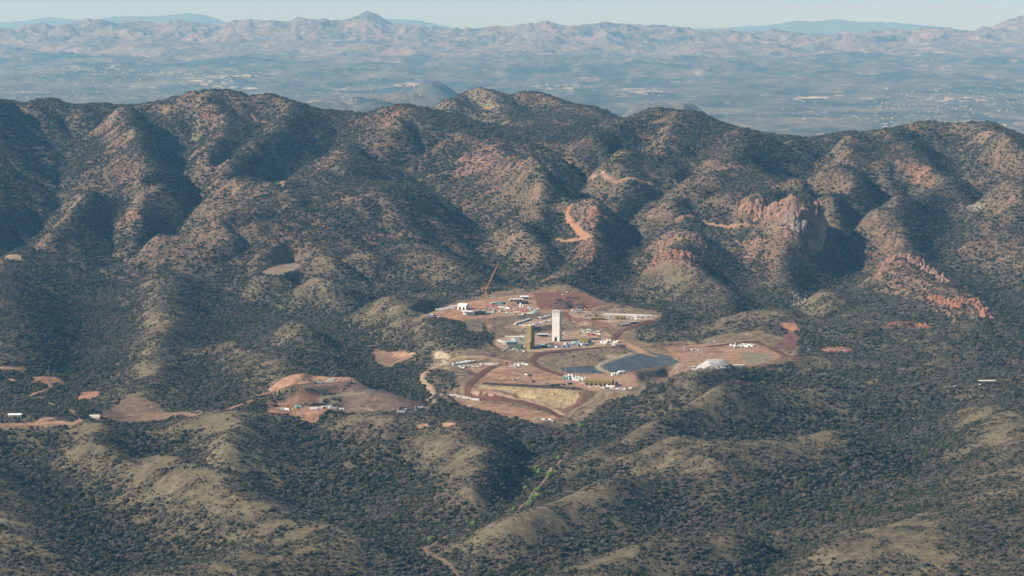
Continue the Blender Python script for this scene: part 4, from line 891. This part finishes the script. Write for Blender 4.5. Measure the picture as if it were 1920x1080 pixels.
boomcrane(947, 584, 19, math.radians(68), 'white_sheet', 'mobile crane with a white raised boom in the middle of the upper terrace')
boomcrane(1137, 641, 13, math.radians(70), 'red_paint', 'red mobile crane at the right end of the middle terrace')
boomcrane(943, 684, 12, math.radians(120), 'dark_sheet', 'mobile crane with dark boom leaning left on the lower left terrace')
h = hit(976, 580); t = empty('silo', h, 0, 'white batching silo on legs on the upper terrace', 'silo')
b = MB(); b.rod((0, 0, 4), (0, 0, 12), 2.1, 12); b.rod((0, 0, 12), (0, 0, 13.2), 2.1, 12, .5); b.rod((4.6, 0, 4), (4.6, 0, 10), 1.7, 12); b.build('tank', W_, t)
for x in (-1.4, 1.4, 4, 5.4):
    for y in (-1.3, 1.3): q = MB(); q.rod((x, y, -.2), (x, y, 4.3), .18, 5); q.build('leg', MM['steel'], t)

# ------------------------------------------------------------ vehicles, boxes and plant: one of each kind with its parts, then copies
def g_pickup(m):
    b = MB(); b.box(-2.8, 2.8, -.95, .95, .55, 1.15, 0); b.box(1.5, 2.75, -.9, .9, 1.15, 1.32, 0); b.hexa([(-.9, -.9, 1.15), (1.5, -.9, 1.15), (1.5, .9, 1.15), (-.9, .9, 1.15), (-.7, -.78, 1.85), (.8, -.78, 1.85), (.8, .78, 1.85), (-.7, .78, 1.85)], 1)
    b.box(-.72, .82, -.8, .8, 1.852, 1.93, 0); b.box(-2.75, -1, -.93, -.83, 1.15, 1.4, 0); b.box(-2.75, -1, .83, .93, 1.15, 1.4, 0); b.box(-2.79, -2.69, -.83, .83, 1.15, 1.4, 0)
    w = MB()
    for x in (-1.8, 1.8):
        for y in (-.93, .93): w.rod((x, y - .14, .42), (x, y + .14, .42), .42, 8)
    return [('body', b, [m, MM['glass_dark']]), ('wheels', w, [MM['tyre']])]
def g_van(m):
    b = MB(); b.box(-3, 2.2, -1, 1, .55, 2.5, 0); b.hexa([(2.2, -1, .55), (3.1, -1, .55), (3.1, 1, .55), (2.2, 1, .55), (2.2, -.95, 2.35), (2.45, -.9, 2.35), (2.45, .9, 2.35), (2.2, .95, 2.35)], 0)
    q = MB(); q.hexa([(2.55, -.85, 1.35), (2.84, -.85, 1.35), (2.84, .85, 1.35), (2.55, .85, 1.35), (2.36, -.8, 2.2), (2.55, -.8, 2.2), (2.55, .8, 2.2), (2.36, .8, 2.2)]); q.box(.9, 2, -1.03, 1.03, 1.4, 2.1)
    w = MB()
    for x in (-2, 2):
        for y in (-.98, .98): w.rod((x, y - .14, .42), (x, y + .14, .42), .42, 8)
    return [('body', b, [m]), ('windows', q, [MM['glass_dark']]), ('wheels', w, [MM['tyre']])]
def g_bus(m):
    b = MB(); b.box(-6, 6, -1.3, 1.3, .6, 3.2); q = MB(); q.box(-5.6, 5.6, -1.33, 1.33, 1.7, 2.5); q.box(5.9, 6.03, -1.1, 1.1, 1.5, 2.7); w = MB()
    for x in (-4, 4):
        for y in (-1.25, 1.25): w.rod((x, y - .15, .55), (x, y + .15, .55), .55, 8)
    return [('body', b, [m]), ('windows', q, [MM['glass_dark']]), ('wheels', w, [MM['tyre']])]
def g_container(m):
    b = MB(); b.box(-6.1, 6.1, -1.2, 1.2, .12, 2.7)
    for i in range(20): x = -5.9 + i * .62; b.box(x, x + .25, -1.26, -1.2, .3, 2.5); b.box(x, x + .25, 1.2, 1.26, .3, 2.5)
    q = MB(); q.box(6.1, 6.16, -1.1, -.05, .25, 2.6); q.box(6.1, 6.16, .05, 1.1, .25, 2.6); return [('box', b, [m]), ('door', q, [m])]
def g_trailer(m):
    b = MB(); b.box(-9, 9, -1.8, 1.8, .6, 3.4); r = MB(); r.prism([(-2, 3.4), (2, 3.4), (0, 3.85)], -9.2, 9.2); q = MB()
    for i in range(6): x = -7.8 + i * 3; q.box(x, x + 1.3, -1.84, -1.8, 1.6, 2.6)
    q.box(7.2, 8.2, -1.85, -1.8, .7, 2.7); s = MB(); s.box(-8.9, 8.9, -1.7, 1.7, 0, .6); return [('wall', b, [m]), ('roof', r, [W_]), ('windows', q, [MM['glass_dark']]), ('skirt', s, [D_])]
def g_tank(m):
    b = MB(); b.rod((0, 0, 0), (0, 0, 4.2), 2.3, 16); b.rod((0, 0, 4.2), (0, 0, 4.9), 2.3, 16, .4); q = MB(); q.rod((2.4, 0, 0), (2.4, 0, 4.4), .12, 5); q.rod((0, 0, 4.8), (0, 0, 5.3), .35, 8); return [('shell', b, [m]), ('fittings', q, [MM['steel']])]
def g_excavator(m):
    b = MB(); b.box(-2, 2, -1.4, 1.4, 1.1, 2.4); b.box(.2, 1.9, -1.4, -.2, 2.4, 3.4); tr = MB(); tr.box(-2.3, 2.3, -1.7, -1.1, 0, 1); tr.box(-2.3, 2.3, 1.1, 1.7, 0, 1); a = MB(); a.rod((1.6, .3, 2), (5, .3, 4.8), .3, 5); a.rod((5, .3, 4.8), (7, .3, 2.2), .22, 5); a.box(6.4, 7.5, -.4, 1, 1.1, 2.2)
    return [('cab', b, [m]), ('tracks', tr, [MM['tyre']]), ('arm', a, [m])]
def g_dumper(m):
    b = MB(); b.box(1.4, 3.6, -1.4, 1.4, 1.2, 3.2); b.box(-4, 3.4, -1.1, 1.1, .9, 1.3); d = MB(); d.hexa([(-4.2, -1.5, 1.5), (1.2, -1.5, 1.4), (1.2, 1.5, 1.4), (-4.2, 1.5, 1.5), (-4.8, -1.7, 2.7), (1.3, -1.7, 3.3), (1.3, 1.7, 3.3), (-4.8, 1.7, 2.7)]); w = MB()
    for x in (-3, -1.2, 2.4):
        for y in (-1.5, 1.5): w.rod((x, y - .3, .8), (x, y + .3, .8), .8, 10)
    return [('cab', b, [m]), ('dump_body', d, [m]), ('wheels', w, [MM['tyre']])]
def g_pallets(m):
    b = MB(); r = random.Random(4)
    for i in range(5): x = -3 + i * 1.4; b.box(x, x + 1.25, -1, 1, 0, r.uniform(.6, 1.9))
    return [('load', b, [m])]
GEN = {'pickup_truck': (g_pickup, 'pickup truck'), 'van': (g_van, 'van'), 'bus': (g_bus, 'bus'), 'shipping_container': (g_container, 'container'), 'office_trailer': (g_trailer, 'trailer'), 'water_tank': (g_tank, 'tank'),
       'excavator': (g_excavator, 'excavator'), 'dump_truck': (g_dumper, 'dump truck'), 'material_stack': (g_pallets, 'material stack')}
PROTO = {}
CN = {'white_sheet': 'white', 'cream_sheet': 'cream', 'silver_paint': 'silver', 'red_paint': 'red', 'blue_paint': 'blue', 'yellow_paint': 'yellow', 'dark_sheet': 'dark', 'aqua_paint': 'pale green', 'grey_sheet': 'grey', 'tan_paint': 'tan', 'crane_orange': 'orange', 'pink_tarp': 'pink', 'green_sheet': 'dark green'}
def small(kind, m, px, py, rz, where, group):
    key = (kind, m); h = hit(px, py)
    if key not in PROTO: PROTO[key] = [(n, mb.build(n, mats, mesh_only=True)) for n, mb, mats in GEN[kind][0](MM[m])]
    parts = PROTO[key]
    e = bpy.data.objects.new(kind, None); COL.objects.link(e); e.location = (h.x, h.y, h.z + .02); e.rotation_euler.z = rz; e.empty_display_size = 1
    tag(e, '%s %s %s' % (CN[m], GEN[kind][1], where), GEN[kind][1], group)
    for n, me in parts: c = bpy.data.objects.new(n, me); COL.objects.link(c); c.parent = e
rnd = random.Random(21)
def row(kind, m, x0, y0, x1, y1, n, where, group, rz=None, jit=2.0):
    if not isinstance(kind, str) and n > 3: n = int(n * 2.0); jit *= 1.4
    for i in range(n):
        t = i / max(1, n - 1); mm = m if isinstance(m, str) else m[rnd.randrange(len(m))]; kk_ = kind if isinstance(kind, str) else kind[rnd.randrange(len(kind))]
        small(kk_, mm, x0 + (x1 - x0) * t + rnd.uniform(-jit, jit), y0 + (y1 - y0) * t + rnd.uniform(-jit, jit) * 1.1, (rnd.uniform(0, 3.1) if rz is None else rz + rnd.uniform(-.08, .08)), where, group)
WH = ['white_sheet', 'white_sheet', 'white_sheet', 'silver_paint', 'cream_sheet']; MIX = ['white_sheet', 'white_sheet', 'red_paint', 'blue_paint', 'silver_paint', 'tan_paint']; ST = ['white_sheet', 'cream_sheet', 'aqua_paint', 'grey_sheet', 'tan_paint']
CARS = ['pickup_truck', 'pickup_truck', 'van']; STUFF = ['shipping_container', 'material_stack', 'material_stack', 'pickup_truck']
row(CARS, MIX, 800, 592, 822, 594, 9, 'parked at the left tip of the upper terrace', 'vehicles at the left tip of the upper terrace'); row('material_stack', ['red_paint', 'white_sheet'], 806, 595, 820, 597, 4, 'on the left tip of the upper terrace', 'stacks at the left tip of the upper terrace')
row('office_trailer', 'white_sheet', 826, 581, 852, 577, 4, 'in the row left of the pale barn', 'white trailers left of the pale barn', .1); row('material_stack', 'yellow_paint', 848, 592, 858, 593, 3, 'in front of the columned shed', 'yellow stacks by the columned shed')
row('material_stack', ['pink_tarp', 'red_paint'], 881, 578, 892, 578, 5, 'behind the black shed', 'red stacks behind the black shed'); row('material_stack', ['crane_orange', 'yellow_paint'], 884, 571, 900, 571, 4, 'by the foot of the orange crane', 'orange stacks by the crane')
row(STUFF, ST, 900, 585, 965, 587, 16, 'spread along the front of the upper terrace', 'clutter along the front of the upper terrace'); row(STUFF, ['pink_tarp', 'blue_paint', 'aqua_paint', 'grey_sheet', 'white_sheet'], 912, 578, 965, 577, 14, 'in the storage yard right of the orange crane', 'clutter in the yard right of the crane')
row('shipping_container', ['white_sheet', 'aqua_paint', 'green_sheet'], 924, 570, 944, 569, 6, 'in the container row at the back of the upper terrace', 'containers at the back of the upper terrace', .05); row('material_stack', 'red_paint', 972, 583, 985, 585, 6, 'beside the white silo', 'red stacks by the silo')
row(CARS, WH, 986, 579, 1012, 582, 10, 'parked to the right of the white silo', 'vehicles right of the silo'); row(STUFF, ST, 960, 589, 1010, 585, 10, 'on the terrace edge below the silo', 'clutter on the edge below the silo')
row('bus', WH, 968, 609, 992, 600, 9, 'in the left half of the bus yard', 'coaches in the yard behind the towers', 1.2, .6); row('van', WH, 996, 610, 1032, 602, 14, 'parked in the yard behind the headframe', 'vans in the yard behind the headframe', 1.25, .6); row('van', 'white_sheet', 975, 611, 1000, 613, 8, 'in the front row of the yard behind the headframe', 'vans in the front row of the yard', 1.2, .6)
row('bus', 'white_sheet', 1014, 598, 1032, 594, 4, 'at the back of the yard left of the concrete tower', 'coaches at the back of the yard', .4)
row(CARS, WH, 1072, 584, 1092, 583, 9, 'beside the dark soil mounds', 'vehicles beside the soil mounds'); row('dump_truck', 'yellow_paint', 1096, 579, 1106, 582, 2, 'right of the dark soil mounds', 'yellow dump trucks by the mounds'); row('excavator', ['crane_orange', 'dark_sheet'], 1038, 563, 1052, 562, 3, 'on top of the dark soil mound', 'diggers on the soil mound')
row('excavator', 'dark_sheet', 1063, 559, 1084, 558, 4, 'on the back edge of the upper terrace', 'diggers on the back edge'); row('material_stack', WH, 1056, 551, 1076, 548, 5, 'on the crest behind the upper terrace', 'stacks on the crest')
row('office_trailer', 'white_sheet', 1140, 591.5, 1213, 594, 11, 'in the long trailer row on the right terrace', 'long row of white trailers', -.04, .3); row('pickup_truck', ['dark_sheet', 'silver_paint', 'white_sheet'], 1098, 592, 1136, 594, 12, 'at the left end of the trailer row', 'vehicles left of the trailer row'); row(CARS, WH, 1140, 597, 1210, 596, 14, 'in front of the long trailer row', 'vehicles before the trailer row')
row('dump_truck', 'white_sheet', 1169, 610, 1176, 609, 2, 'left of the pair on the road below the trailer row', 'white trucks on the left of the road', .2, .3); row('dump_truck', 'white_sheet', 1183, 606, 1190, 605, 2, 'higher up the road below the trailer row', 'white trucks higher on the road', .2, .3); small('pickup_truck', 'white_sheet', 1148, 617, .4, 'alone at the road junction right of the concrete tower', 'pickup at the junction')
row(STUFF, WH, 934, 640, 955, 644, 8, 'at the left tip of the middle terrace', 'clutter at the left tip of the middle terrace'); row('office_trailer', 'cream_sheet', 956, 634, 984, 634, 4, 'behind the green roofed storehouse', 'trailers behind the storehouse', -.1, .4); row(STUFF, ST, 958, 638, 984, 640, 9, 'between the trailers and the arched shelter', 'clutter by the arched shelter')
row(CARS, ST, 944, 656, 985, 658, 10, 'on the front edge below the arched shelter', 'vehicles below the arched shelter'); row(STUFF, ['aqua_paint', 'grey_sheet', 'dark_sheet', 'white_sheet'], 1003, 650, 1035, 649, 12, 'along the front between the towers', 'clutter between the towers'); row(CARS, WH, 1036, 648, 1052, 651, 7, 'below the foot of the concrete tower', 'vehicles below the concrete tower')
row(STUFF, WH, 1057, 627, 1064, 630, 3, 'right behind the concrete tower', 'clutter behind the concrete tower'); row(CARS, WH, 1088, 621, 1127, 624, 16, 'in the back row of the middle terrace', 'vehicles in the back row of the middle terrace'); row(STUFF, ['red_paint', 'yellow_paint', 'white_sheet', 'tan_paint'], 1085, 627, 1125, 629, 11, 'behind the boxy olive building', 'clutter behind the olive building')
row(['shipping_container', 'water_tank', 'material_stack'], ['aqua_paint', 'white_sheet', 'blue_paint', 'grey_sheet'], 1056, 649, 1106, 645, 16, 'in front of the boxy olive building', 'plant in front of the olive building'); row(['water_tank', 'shipping_container', 'pickup_truck'], ['white_sheet', 'cream_sheet'], 1128, 643, 1160, 646, 16, 'at the right tip of the middle terrace', 'white plant at the right tip of the middle terrace')
row(STUFF, WH, 1128, 638, 1155, 641, 8, 'behind the tanks at the right tip of the middle terrace', 'clutter behind the tanks')
row('office_trailer', 'white_sheet', 858, 684, 880, 680, 4, 'in the left row of the lower left terrace', 'white trailers on the lower left terrace', .25, .4); row(CARS, WH, 858, 689, 888, 690, 8, 'in front of the lower left trailers', 'vehicles before the lower left trailers'); row(CARS, WH, 893, 685, 906, 685, 5, 'mid way along the lower left terrace', 'vehicles on the lower left terrace')
row('shipping_container', 'white_sheet', 914, 684, 926, 685, 4, 'in the bright cluster on the lower left terrace', 'white containers on the lower left terrace', 0, .5); row('material_stack', 'tan_paint', 928, 685, 938, 686, 4, 'right of the white containers', 'tan stacks on the lower left terrace'); row(STUFF, WH, 964, 687, 984, 683, 11, 'where the haul road bends on the lower terrace', 'clutter at the bend of the haul road')
row('pickup_truck', 'white_sheet', 798, 685, 850, 685, 6, 'along the track on the far left of the lower terrace', 'vehicles along the left track'); row('excavator', 'dark_sheet', 985, 699, 1000, 716, 3, 'digging in the middle of the lower terrace', 'diggers on the lower terrace'); row(CARS, WH, 964, 710, 998, 698, 4, 'scattered over the lower terrace', 'vehicles scattered on the lower terrace')
row('dump_truck', 'dark_sheet', 1038, 722, 1068, 723, 4, 'on the ledge above the tan embankment', 'dark trucks above the embankment', .1); row('pickup_truck', WH, 1022, 722, 1090, 727, 5, 'on the ledge above the tan embankment', 'vehicles above the embankment')
row(['water_tank', 'shipping_container'], ['white_sheet', 'aqua_paint', 'cream_sheet'], 1068, 709, 1096, 713, 9, 'in the tank yard left of the long olive workshop', 'tanks left of the workshop'); row(STUFF, WH, 1096, 722, 1148, 727, 16, 'in front of the long olive workshop', 'clutter before the olive workshop'); row(CARS, WH, 1150, 729, 1184, 730, 6, 'parked below the long olive workshop', 'vehicles below the workshop')
small('water_tank', 'blue_paint', 1156, 722, 0, 'at the right end of the long olive workshop', 'blue tank by the workshop'); small('excavator', 'crane_orange', 1149, 725, 0, 'at the right end of the long olive workshop', 'orange digger by the workshop'); row(['water_tank', 'pickup_truck'], 'white_sheet', 1149, 702, 1171, 699, 8, 'between the pond and the long olive workshop', 'white plant by the pond')
row(['shipping_container', 'pickup_truck', 'material_stack'], ['white_sheet', 'cream_sheet', 'white_sheet', 'tan_paint'], 842, 741, 892, 751, 13, 'in the line on the lowest left bench', 'line of boxes on the lowest left bench', -.15, .5); row(CARS, WH, 1000, 784, 1040, 788, 5, 'by the lowest corner of the mine', 'vehicles at the lowest corner')
row(STUFF, ST, 594, 716, 634, 714, 9, 'on the higher left bench', 'clutter on the higher left bench'); row('dump_truck', 'dark_sheet', 583, 716, 592, 718, 2, 'at the end of the higher left bench', 'dark trucks on the higher left bench'); row(STUFF, ['white_sheet', 'yellow_paint', 'aqua_paint'], 530, 768, 562, 766, 8, 'on the front left bench', 'clutter on the front left bench')
row('shipping_container', WH, 588, 766, 626, 764, 6, 'at the right of the front left bench', 'containers on the front left bench'); row('shipping_container', 'white_sheet', 752, 772, 786, 768, 4, 'by the clearing left of the creek', 'containers by the creek clearing', .1)
row(CARS, WH, 1284, 655, 1318, 657, 7, 'on the flat above the pale rubble heap', 'vehicles above the rubble heap'); row(['shipping_container', 'van'], 'white_sheet', 1372, 648, 1412, 651, 9, 'beside the red road on the right', 'boxes beside the right hand road'); row(CARS, WH, 1292, 691, 1360, 690, 13, 'in the line in front of the pale rubble heap', 'line before the rubble heap', 0); row('office_trailer', 'white_sheet', 1385, 686, 1390, 686, 1, 'at the right end of the line before the rubble heap', 'trailer before the rubble heap', .1)
row(STUFF, WH, 1512, 658, 1526, 657, 4, 'in the clearing right of the red road', 'boxes in the right clearing'); row(CARS, ['white_sheet', 'red_paint', 'tan_paint'], 1548, 660, 1592, 659, 8, 'in the narrow red strip on the right', 'vehicles in the right strip'); row('pickup_truck', 'white_sheet', 1329, 641, 1340, 640, 3, 'at the edge of the scrub above the right flat', 'pickups above the right flat')
small('van', 'white_sheet', 1791, 726, .3, 'alone among trees on the right hilltop', 'van on the right hilltop'); small('van', 'white_sheet', 1838, 723, .8, 'at the left end of the long narrow hut', 'van by the long hut')

# ------------------------------------------------------------ heaps and crags
def rubble(name, px, py, rx, ry, H, m, label, cat, seed):
    r_ = np.linspace(0, 1, 26); th = np.linspace(0, 2 * np.pi, 73)[:-1]; Rr, T = np.meshgrid(r_, th); c = hit(px, py); cx, cy = c.x, c.y + ry * .9
    k = 1 + .18 * perlin(np.cos(T) * 1.6 + seed, np.sin(T) * 1.6); x = cx + Rr * np.cos(T) * rx * k; y = cy + Rr * np.sin(T) * ry * k
    z = zat(x, y) + H * np.clip(1 - Rr, 0, 1) ** .85 * (1 + .25 * perlin(np.cos(T) * 3 + seed, Rr * 3)) + (1.6 * fbm(x, y, 9, 3, .6, seed)) * np.clip(6 * (1 - Rr), 0, 1) - 1.2 * (Rr > .96)
    z = np.minimum(z, zat(np.array(cx), np.array(cy)) + H * .82 + fbm(x, y, 8, 2)); nr = len(r_); v = np.stack([x, y, z], -1).reshape(-1, 3); fs = []
    for i in range(len(th)):
        j = (i + 1) % len(th)
        for q in range(nr - 1): fs.append((i * nr + q, i * nr + q + 1, j * nr + q + 1, j * nr + q))
    me = bpy.data.meshes.new(name); me.from_pydata([tuple(a) for a in v], [], fs); me.materials.append(m); o = bpy.data.objects.new(name, me); COL.objects.link(o); tag(o, label, cat)
rubble('rubble_heap', 1336, 686, 33, 36, 12, mat('pale_rubble', (.42, .39, .37), .95, vary=.35, scale=.12), 'pale grey rubble heap right of the pond', 'heap', 3.1)
rubble('soil_mound', 1056, 579, 20, 26, 12, mat('dark_soil', (.085, .052, .045), .95, vary=.2, scale=.1), 'larger dark brown soil mound behind the concrete tower', 'mound', 7.7)
rubble('soil_mound', 1090, 580, 12, 20, 10, mat('dark_soil', (.085, .055, .052), .95, vary=.2, scale=.1), 'smaller dark soil mound right of the larger one', 'mound', 9.7)
def crag(pl, n, w, H, col, label, seed):
    r = random.Random(seed); bm = bmesh.new(); P = [hit(*p) for p in pl]; c0 = P[0].copy()
    n = int(n * 2.3); w *= .82; H *= .72
    for i in range(n):
        t = r.random() * (len(P) - 1); a = int(t); f = t - a; p = P[a].lerp(P[a + 1], f); x = p.x + r.gauss(0, w * .8); y = p.y + r.gauss(0, w * .8); z = float(zat(x, y)); s = r.uniform(.35, 1) * w; hh = H * r.uniform(.3, 1) * (1.2 - s / w * .4)
        g = bmesh.ops.create_icosphere(bm, subdivisions=1, radius=1); rot = r.uniform(0, 3); lean = r.uniform(-.2, .2)
        for v in g['verts']:
            q = v.co * r.uniform(.72, 1.25); q = Vector((q.x * (1.15 - .35 * q.z), q.y * (1.1 - .35 * q.z), q.z)); q.rotate(Matrix.Rotation(rot, 3, 'Z')); v.co = Vector((x + q.x * s + lean * q.z * hh, y + q.y * s, z + q.z * hh - hh * .1)) - c0
    me = bpy.data.meshes.new('rock_outcrop'); bm.to_mesh(me); bm.free(); me.materials.append(mat('crag_rock', col, .95, vary=.35, scale=.05)); o = bpy.data.objects.new('rock_outcrop', me); COL.objects.link(o); o.location = c0; tag(o, label, 'rock outcrop')
RC, RO = (.25, .150, .105), (.28, .135, .085)
crag([(1385,398),(1420,392),(1450,396),(1490,404),(1530,412),(1556,428)], 70, 11, 26, RC, 'long pinkish cliff band highest on the right hand slope', 1)
crag([(1460,420),(1500,430),(1535,440)], 30, 9, 20, (.22,.17,.14), 'greyer broken crag just under the long pinkish cliff', 2)
crag([(1648,520),(1665,492),(1705,484),(1740,510),(1780,535)], 60, 10, 24, RC, 'big orange pink crag on the far right spur', 3)
crag([(1750,560),(1790,575),(1830,565),(1852,598)], 46, 9, 20, RO, 'lower broken crag trailing down from the big right crag', 4)
crag([(1205,503),(1240,488),(1285,478),(1312,492)], 34, 8, 15, RO, 'red brown crag above the yellow knoll behind the mine', 5)
crag([(1240,462),(1280,453),(1318,462)], 22, 6, 12, RC, 'thin rock rib above the red brown crag', 6)
crag([(1100,412),(1125,405),(1146,415),(1140,425)], 24, 6, 11, RO, 'pink crag right of the orange cut track', 7)
crag([(1112,460),(1106,485),(1090,505)], 14, 5, 9, RO, 'small red rib below the end of the orange track', 8)
crag([(1665,610),(1700,605),(1745,614)], 24, 5, 7, (.33,.13,.075), 'bright red low ledge under the big right crag', 9)
crag([(1485,552),(1500,560),(1506,572)], 12, 5, 10, (.27,.24,.19), 'grey crag at the mouth of the right gully', 10)
crag([(675,452),(705,444),(745,446)], 18, 5, 7, RC, 'pale rock ledge on the central spur', 11)

# ------------------------------------------------------------ bright green cottonwoods along the creek
COTS = [(1006,880,5,'topmost pale green cottonwood beside the creek'),(1014,888,6,'large cottonwood just under the topmost one'),(1032,894,6,'cottonwood right of the upper pair by the creek'),(1044,888,4.5,'small cottonwood at the right end of the upper group'),
        (986,918,4.5,'small cottonwood left of the creek between the groups'),(1008,922,5.5,'cottonwood at the top of the lower group'),(1002,938,7.5,'biggest and brightest cottonwood by the creek'),(992,950,6.5,'broad cottonwood in front of the biggest one'),
        (963,958,5,'round cottonwood left of the lower group'),(890,984,5,'lone pale cottonwood down the creek'),(808,1016,6,'lone cottonwood near the bottom of the creek'),(1090,802,6,'lone cottonwood below the corner of the mine'),(1048,862,4.5,'small cottonwood highest up the creek')]
for i, (px, py, s_, lb) in enumerate(COTS):
    h = hit(px, py); plant('cottonwood_tree', 'cottonwood', 'tree', lb, 'cottonwoods along the creek', h.x, h.y, h.z, s_, i + 3)

# ------------------------------------------------------------ towns out in the basin
def hit_far(px, py):
    a, s = ray(px, py); ys = np.linspace(10500, 36500, 1400); zz = plain_z(a * ys, ys); g = zz - (CAMZ + s * ys); k = int(np.argmax(g >= 0))
    if g[k] < 0: k = len(ys) - 1
    return a * ys[k], ys[k], float(zz[k])
def g_ware(v):
    r = random.Random(v); b = MB(); W1, D1, H1 = [(90, 60, 13), (140, 80, 14), (60, 50, 12), (45, 30, 10)][v]
    b.box(-W1, W1, -D1, D1, -12, H1); q = MB(); n = 4
    for i in range(n): y0 = -D1 + i * 2 * D1 / n; q.prism([(y0, H1 + .1), (y0 + 2 * D1 / n - 2, H1 + .1), (y0 + D1 / n, H1 + 3)], -W1 - 1, W1 + 1)
    d = MB()
    for i in range(6): x = -W1 + (i + .5) * W1 / 3; d.box(x - 4, x + 4, -D1 - .4, -D1 - .1, 0, 6)
    return [b.build('wall', MM['tan_paint'], mesh_only=True), q.build('roof', CR, mesh_only=True), d.build('loading_door', D_, mesh_only=True)]
WM = [g_ware(i) for i in range(4)]
TOWNS = [(362,436,136,160,62,'in the large bright estate on the left of the basin','large left estate'),(440,520,136,148,20,'in the strip right of the large left estate','strip by the left estate'),(115,225,124,134,30,'in the far left estate','far left estate'),
         (300,352,135,143,12,'in the small row left of the large estate','small row left of the estate'),(250,300,159,167,6,'in the near left pair of sheds','near left sheds'),(400,480,162,168,16,'behind the highest left ridge','estate behind the left ridge'),
         (996,1082,155,168,26,'in the estate left of centre beyond the double peak','estate beyond the double peak'),(1165,1245,166,180,24,'in the estate right of centre','estate right of centre'),(1492,1530,182,188,9,'in the very bright sheds on the right','bright sheds on the right'),(1534,1575,180,186,7,'in the dull strip right of the bright sheds','strip beside the bright sheds'),
         (1615,1640,185,188,4,'in the short row on the right','short row on the right'),(1700,1860,180,193,18,'on the long main street at the right','main street on the right'),(740,785,156,163,10,'in the small estate above the low hills','small estate above the low hills'),(620,650,167,171,6,'by the foot of the low hills','sheds by the low hills')]
for x0, x1, y0, y1, n, where, grp in TOWNS:
    for i in range(n):
        v = rnd.choice([0, 1, 2, 2, 3, 3]); X_, Y_, Z_ = hit_far(rnd.uniform(x0, x1), y0 + (y1 - y0) * min(1, abs(rnd.gauss(.45, .25)))); k = rnd.uniform(.22, .62)
        e = bpy.data.objects.new('warehouse', None); COL.objects.link(e); e.location = (X_, Y_, Z_); e.rotation_euler.z = rnd.uniform(-.3, .3); e.scale = (k, k, k); tag(e, 'white roofed warehouse ' + where, 'warehouse', 'warehouses of the ' + grp)
        for nm, me in zip(('wall', 'roof', 'loading_door'), WM[v]): c = bpy.data.objects.new(nm, me); COL.objects.link(c); c.parent = e
b = MB()
for x0, x1, y0, y1, n in ((1640,1930,165,245,260),(1420,1700,190,230,40),(0,420,132,185,300),(430,800,140,190,80),(900,1300,150,190,60)):
    for i in range(n):
        X_, Y_, Z_ = hit_far(rnd.uniform(x0, x1), rnd.uniform(y0, y1)); w = rnd.uniform(4, 11) * (2 if rnd.random() < .1 else 1); d = rnd.uniform(5, 12); b.box(X_ - w, X_ + w, Y_ - d, Y_ + d, Z_ - 8, Z_ + rnd.uniform(5, 9), rnd.choice([0, 1, 1, 2]))
o = b.build('distant_houses', [CR, MM['tan_paint'], MM['tan_paint']]); tag(o, 'pale speckle of houses spread over the hazy basin towns', 'houses', kind='stuff')
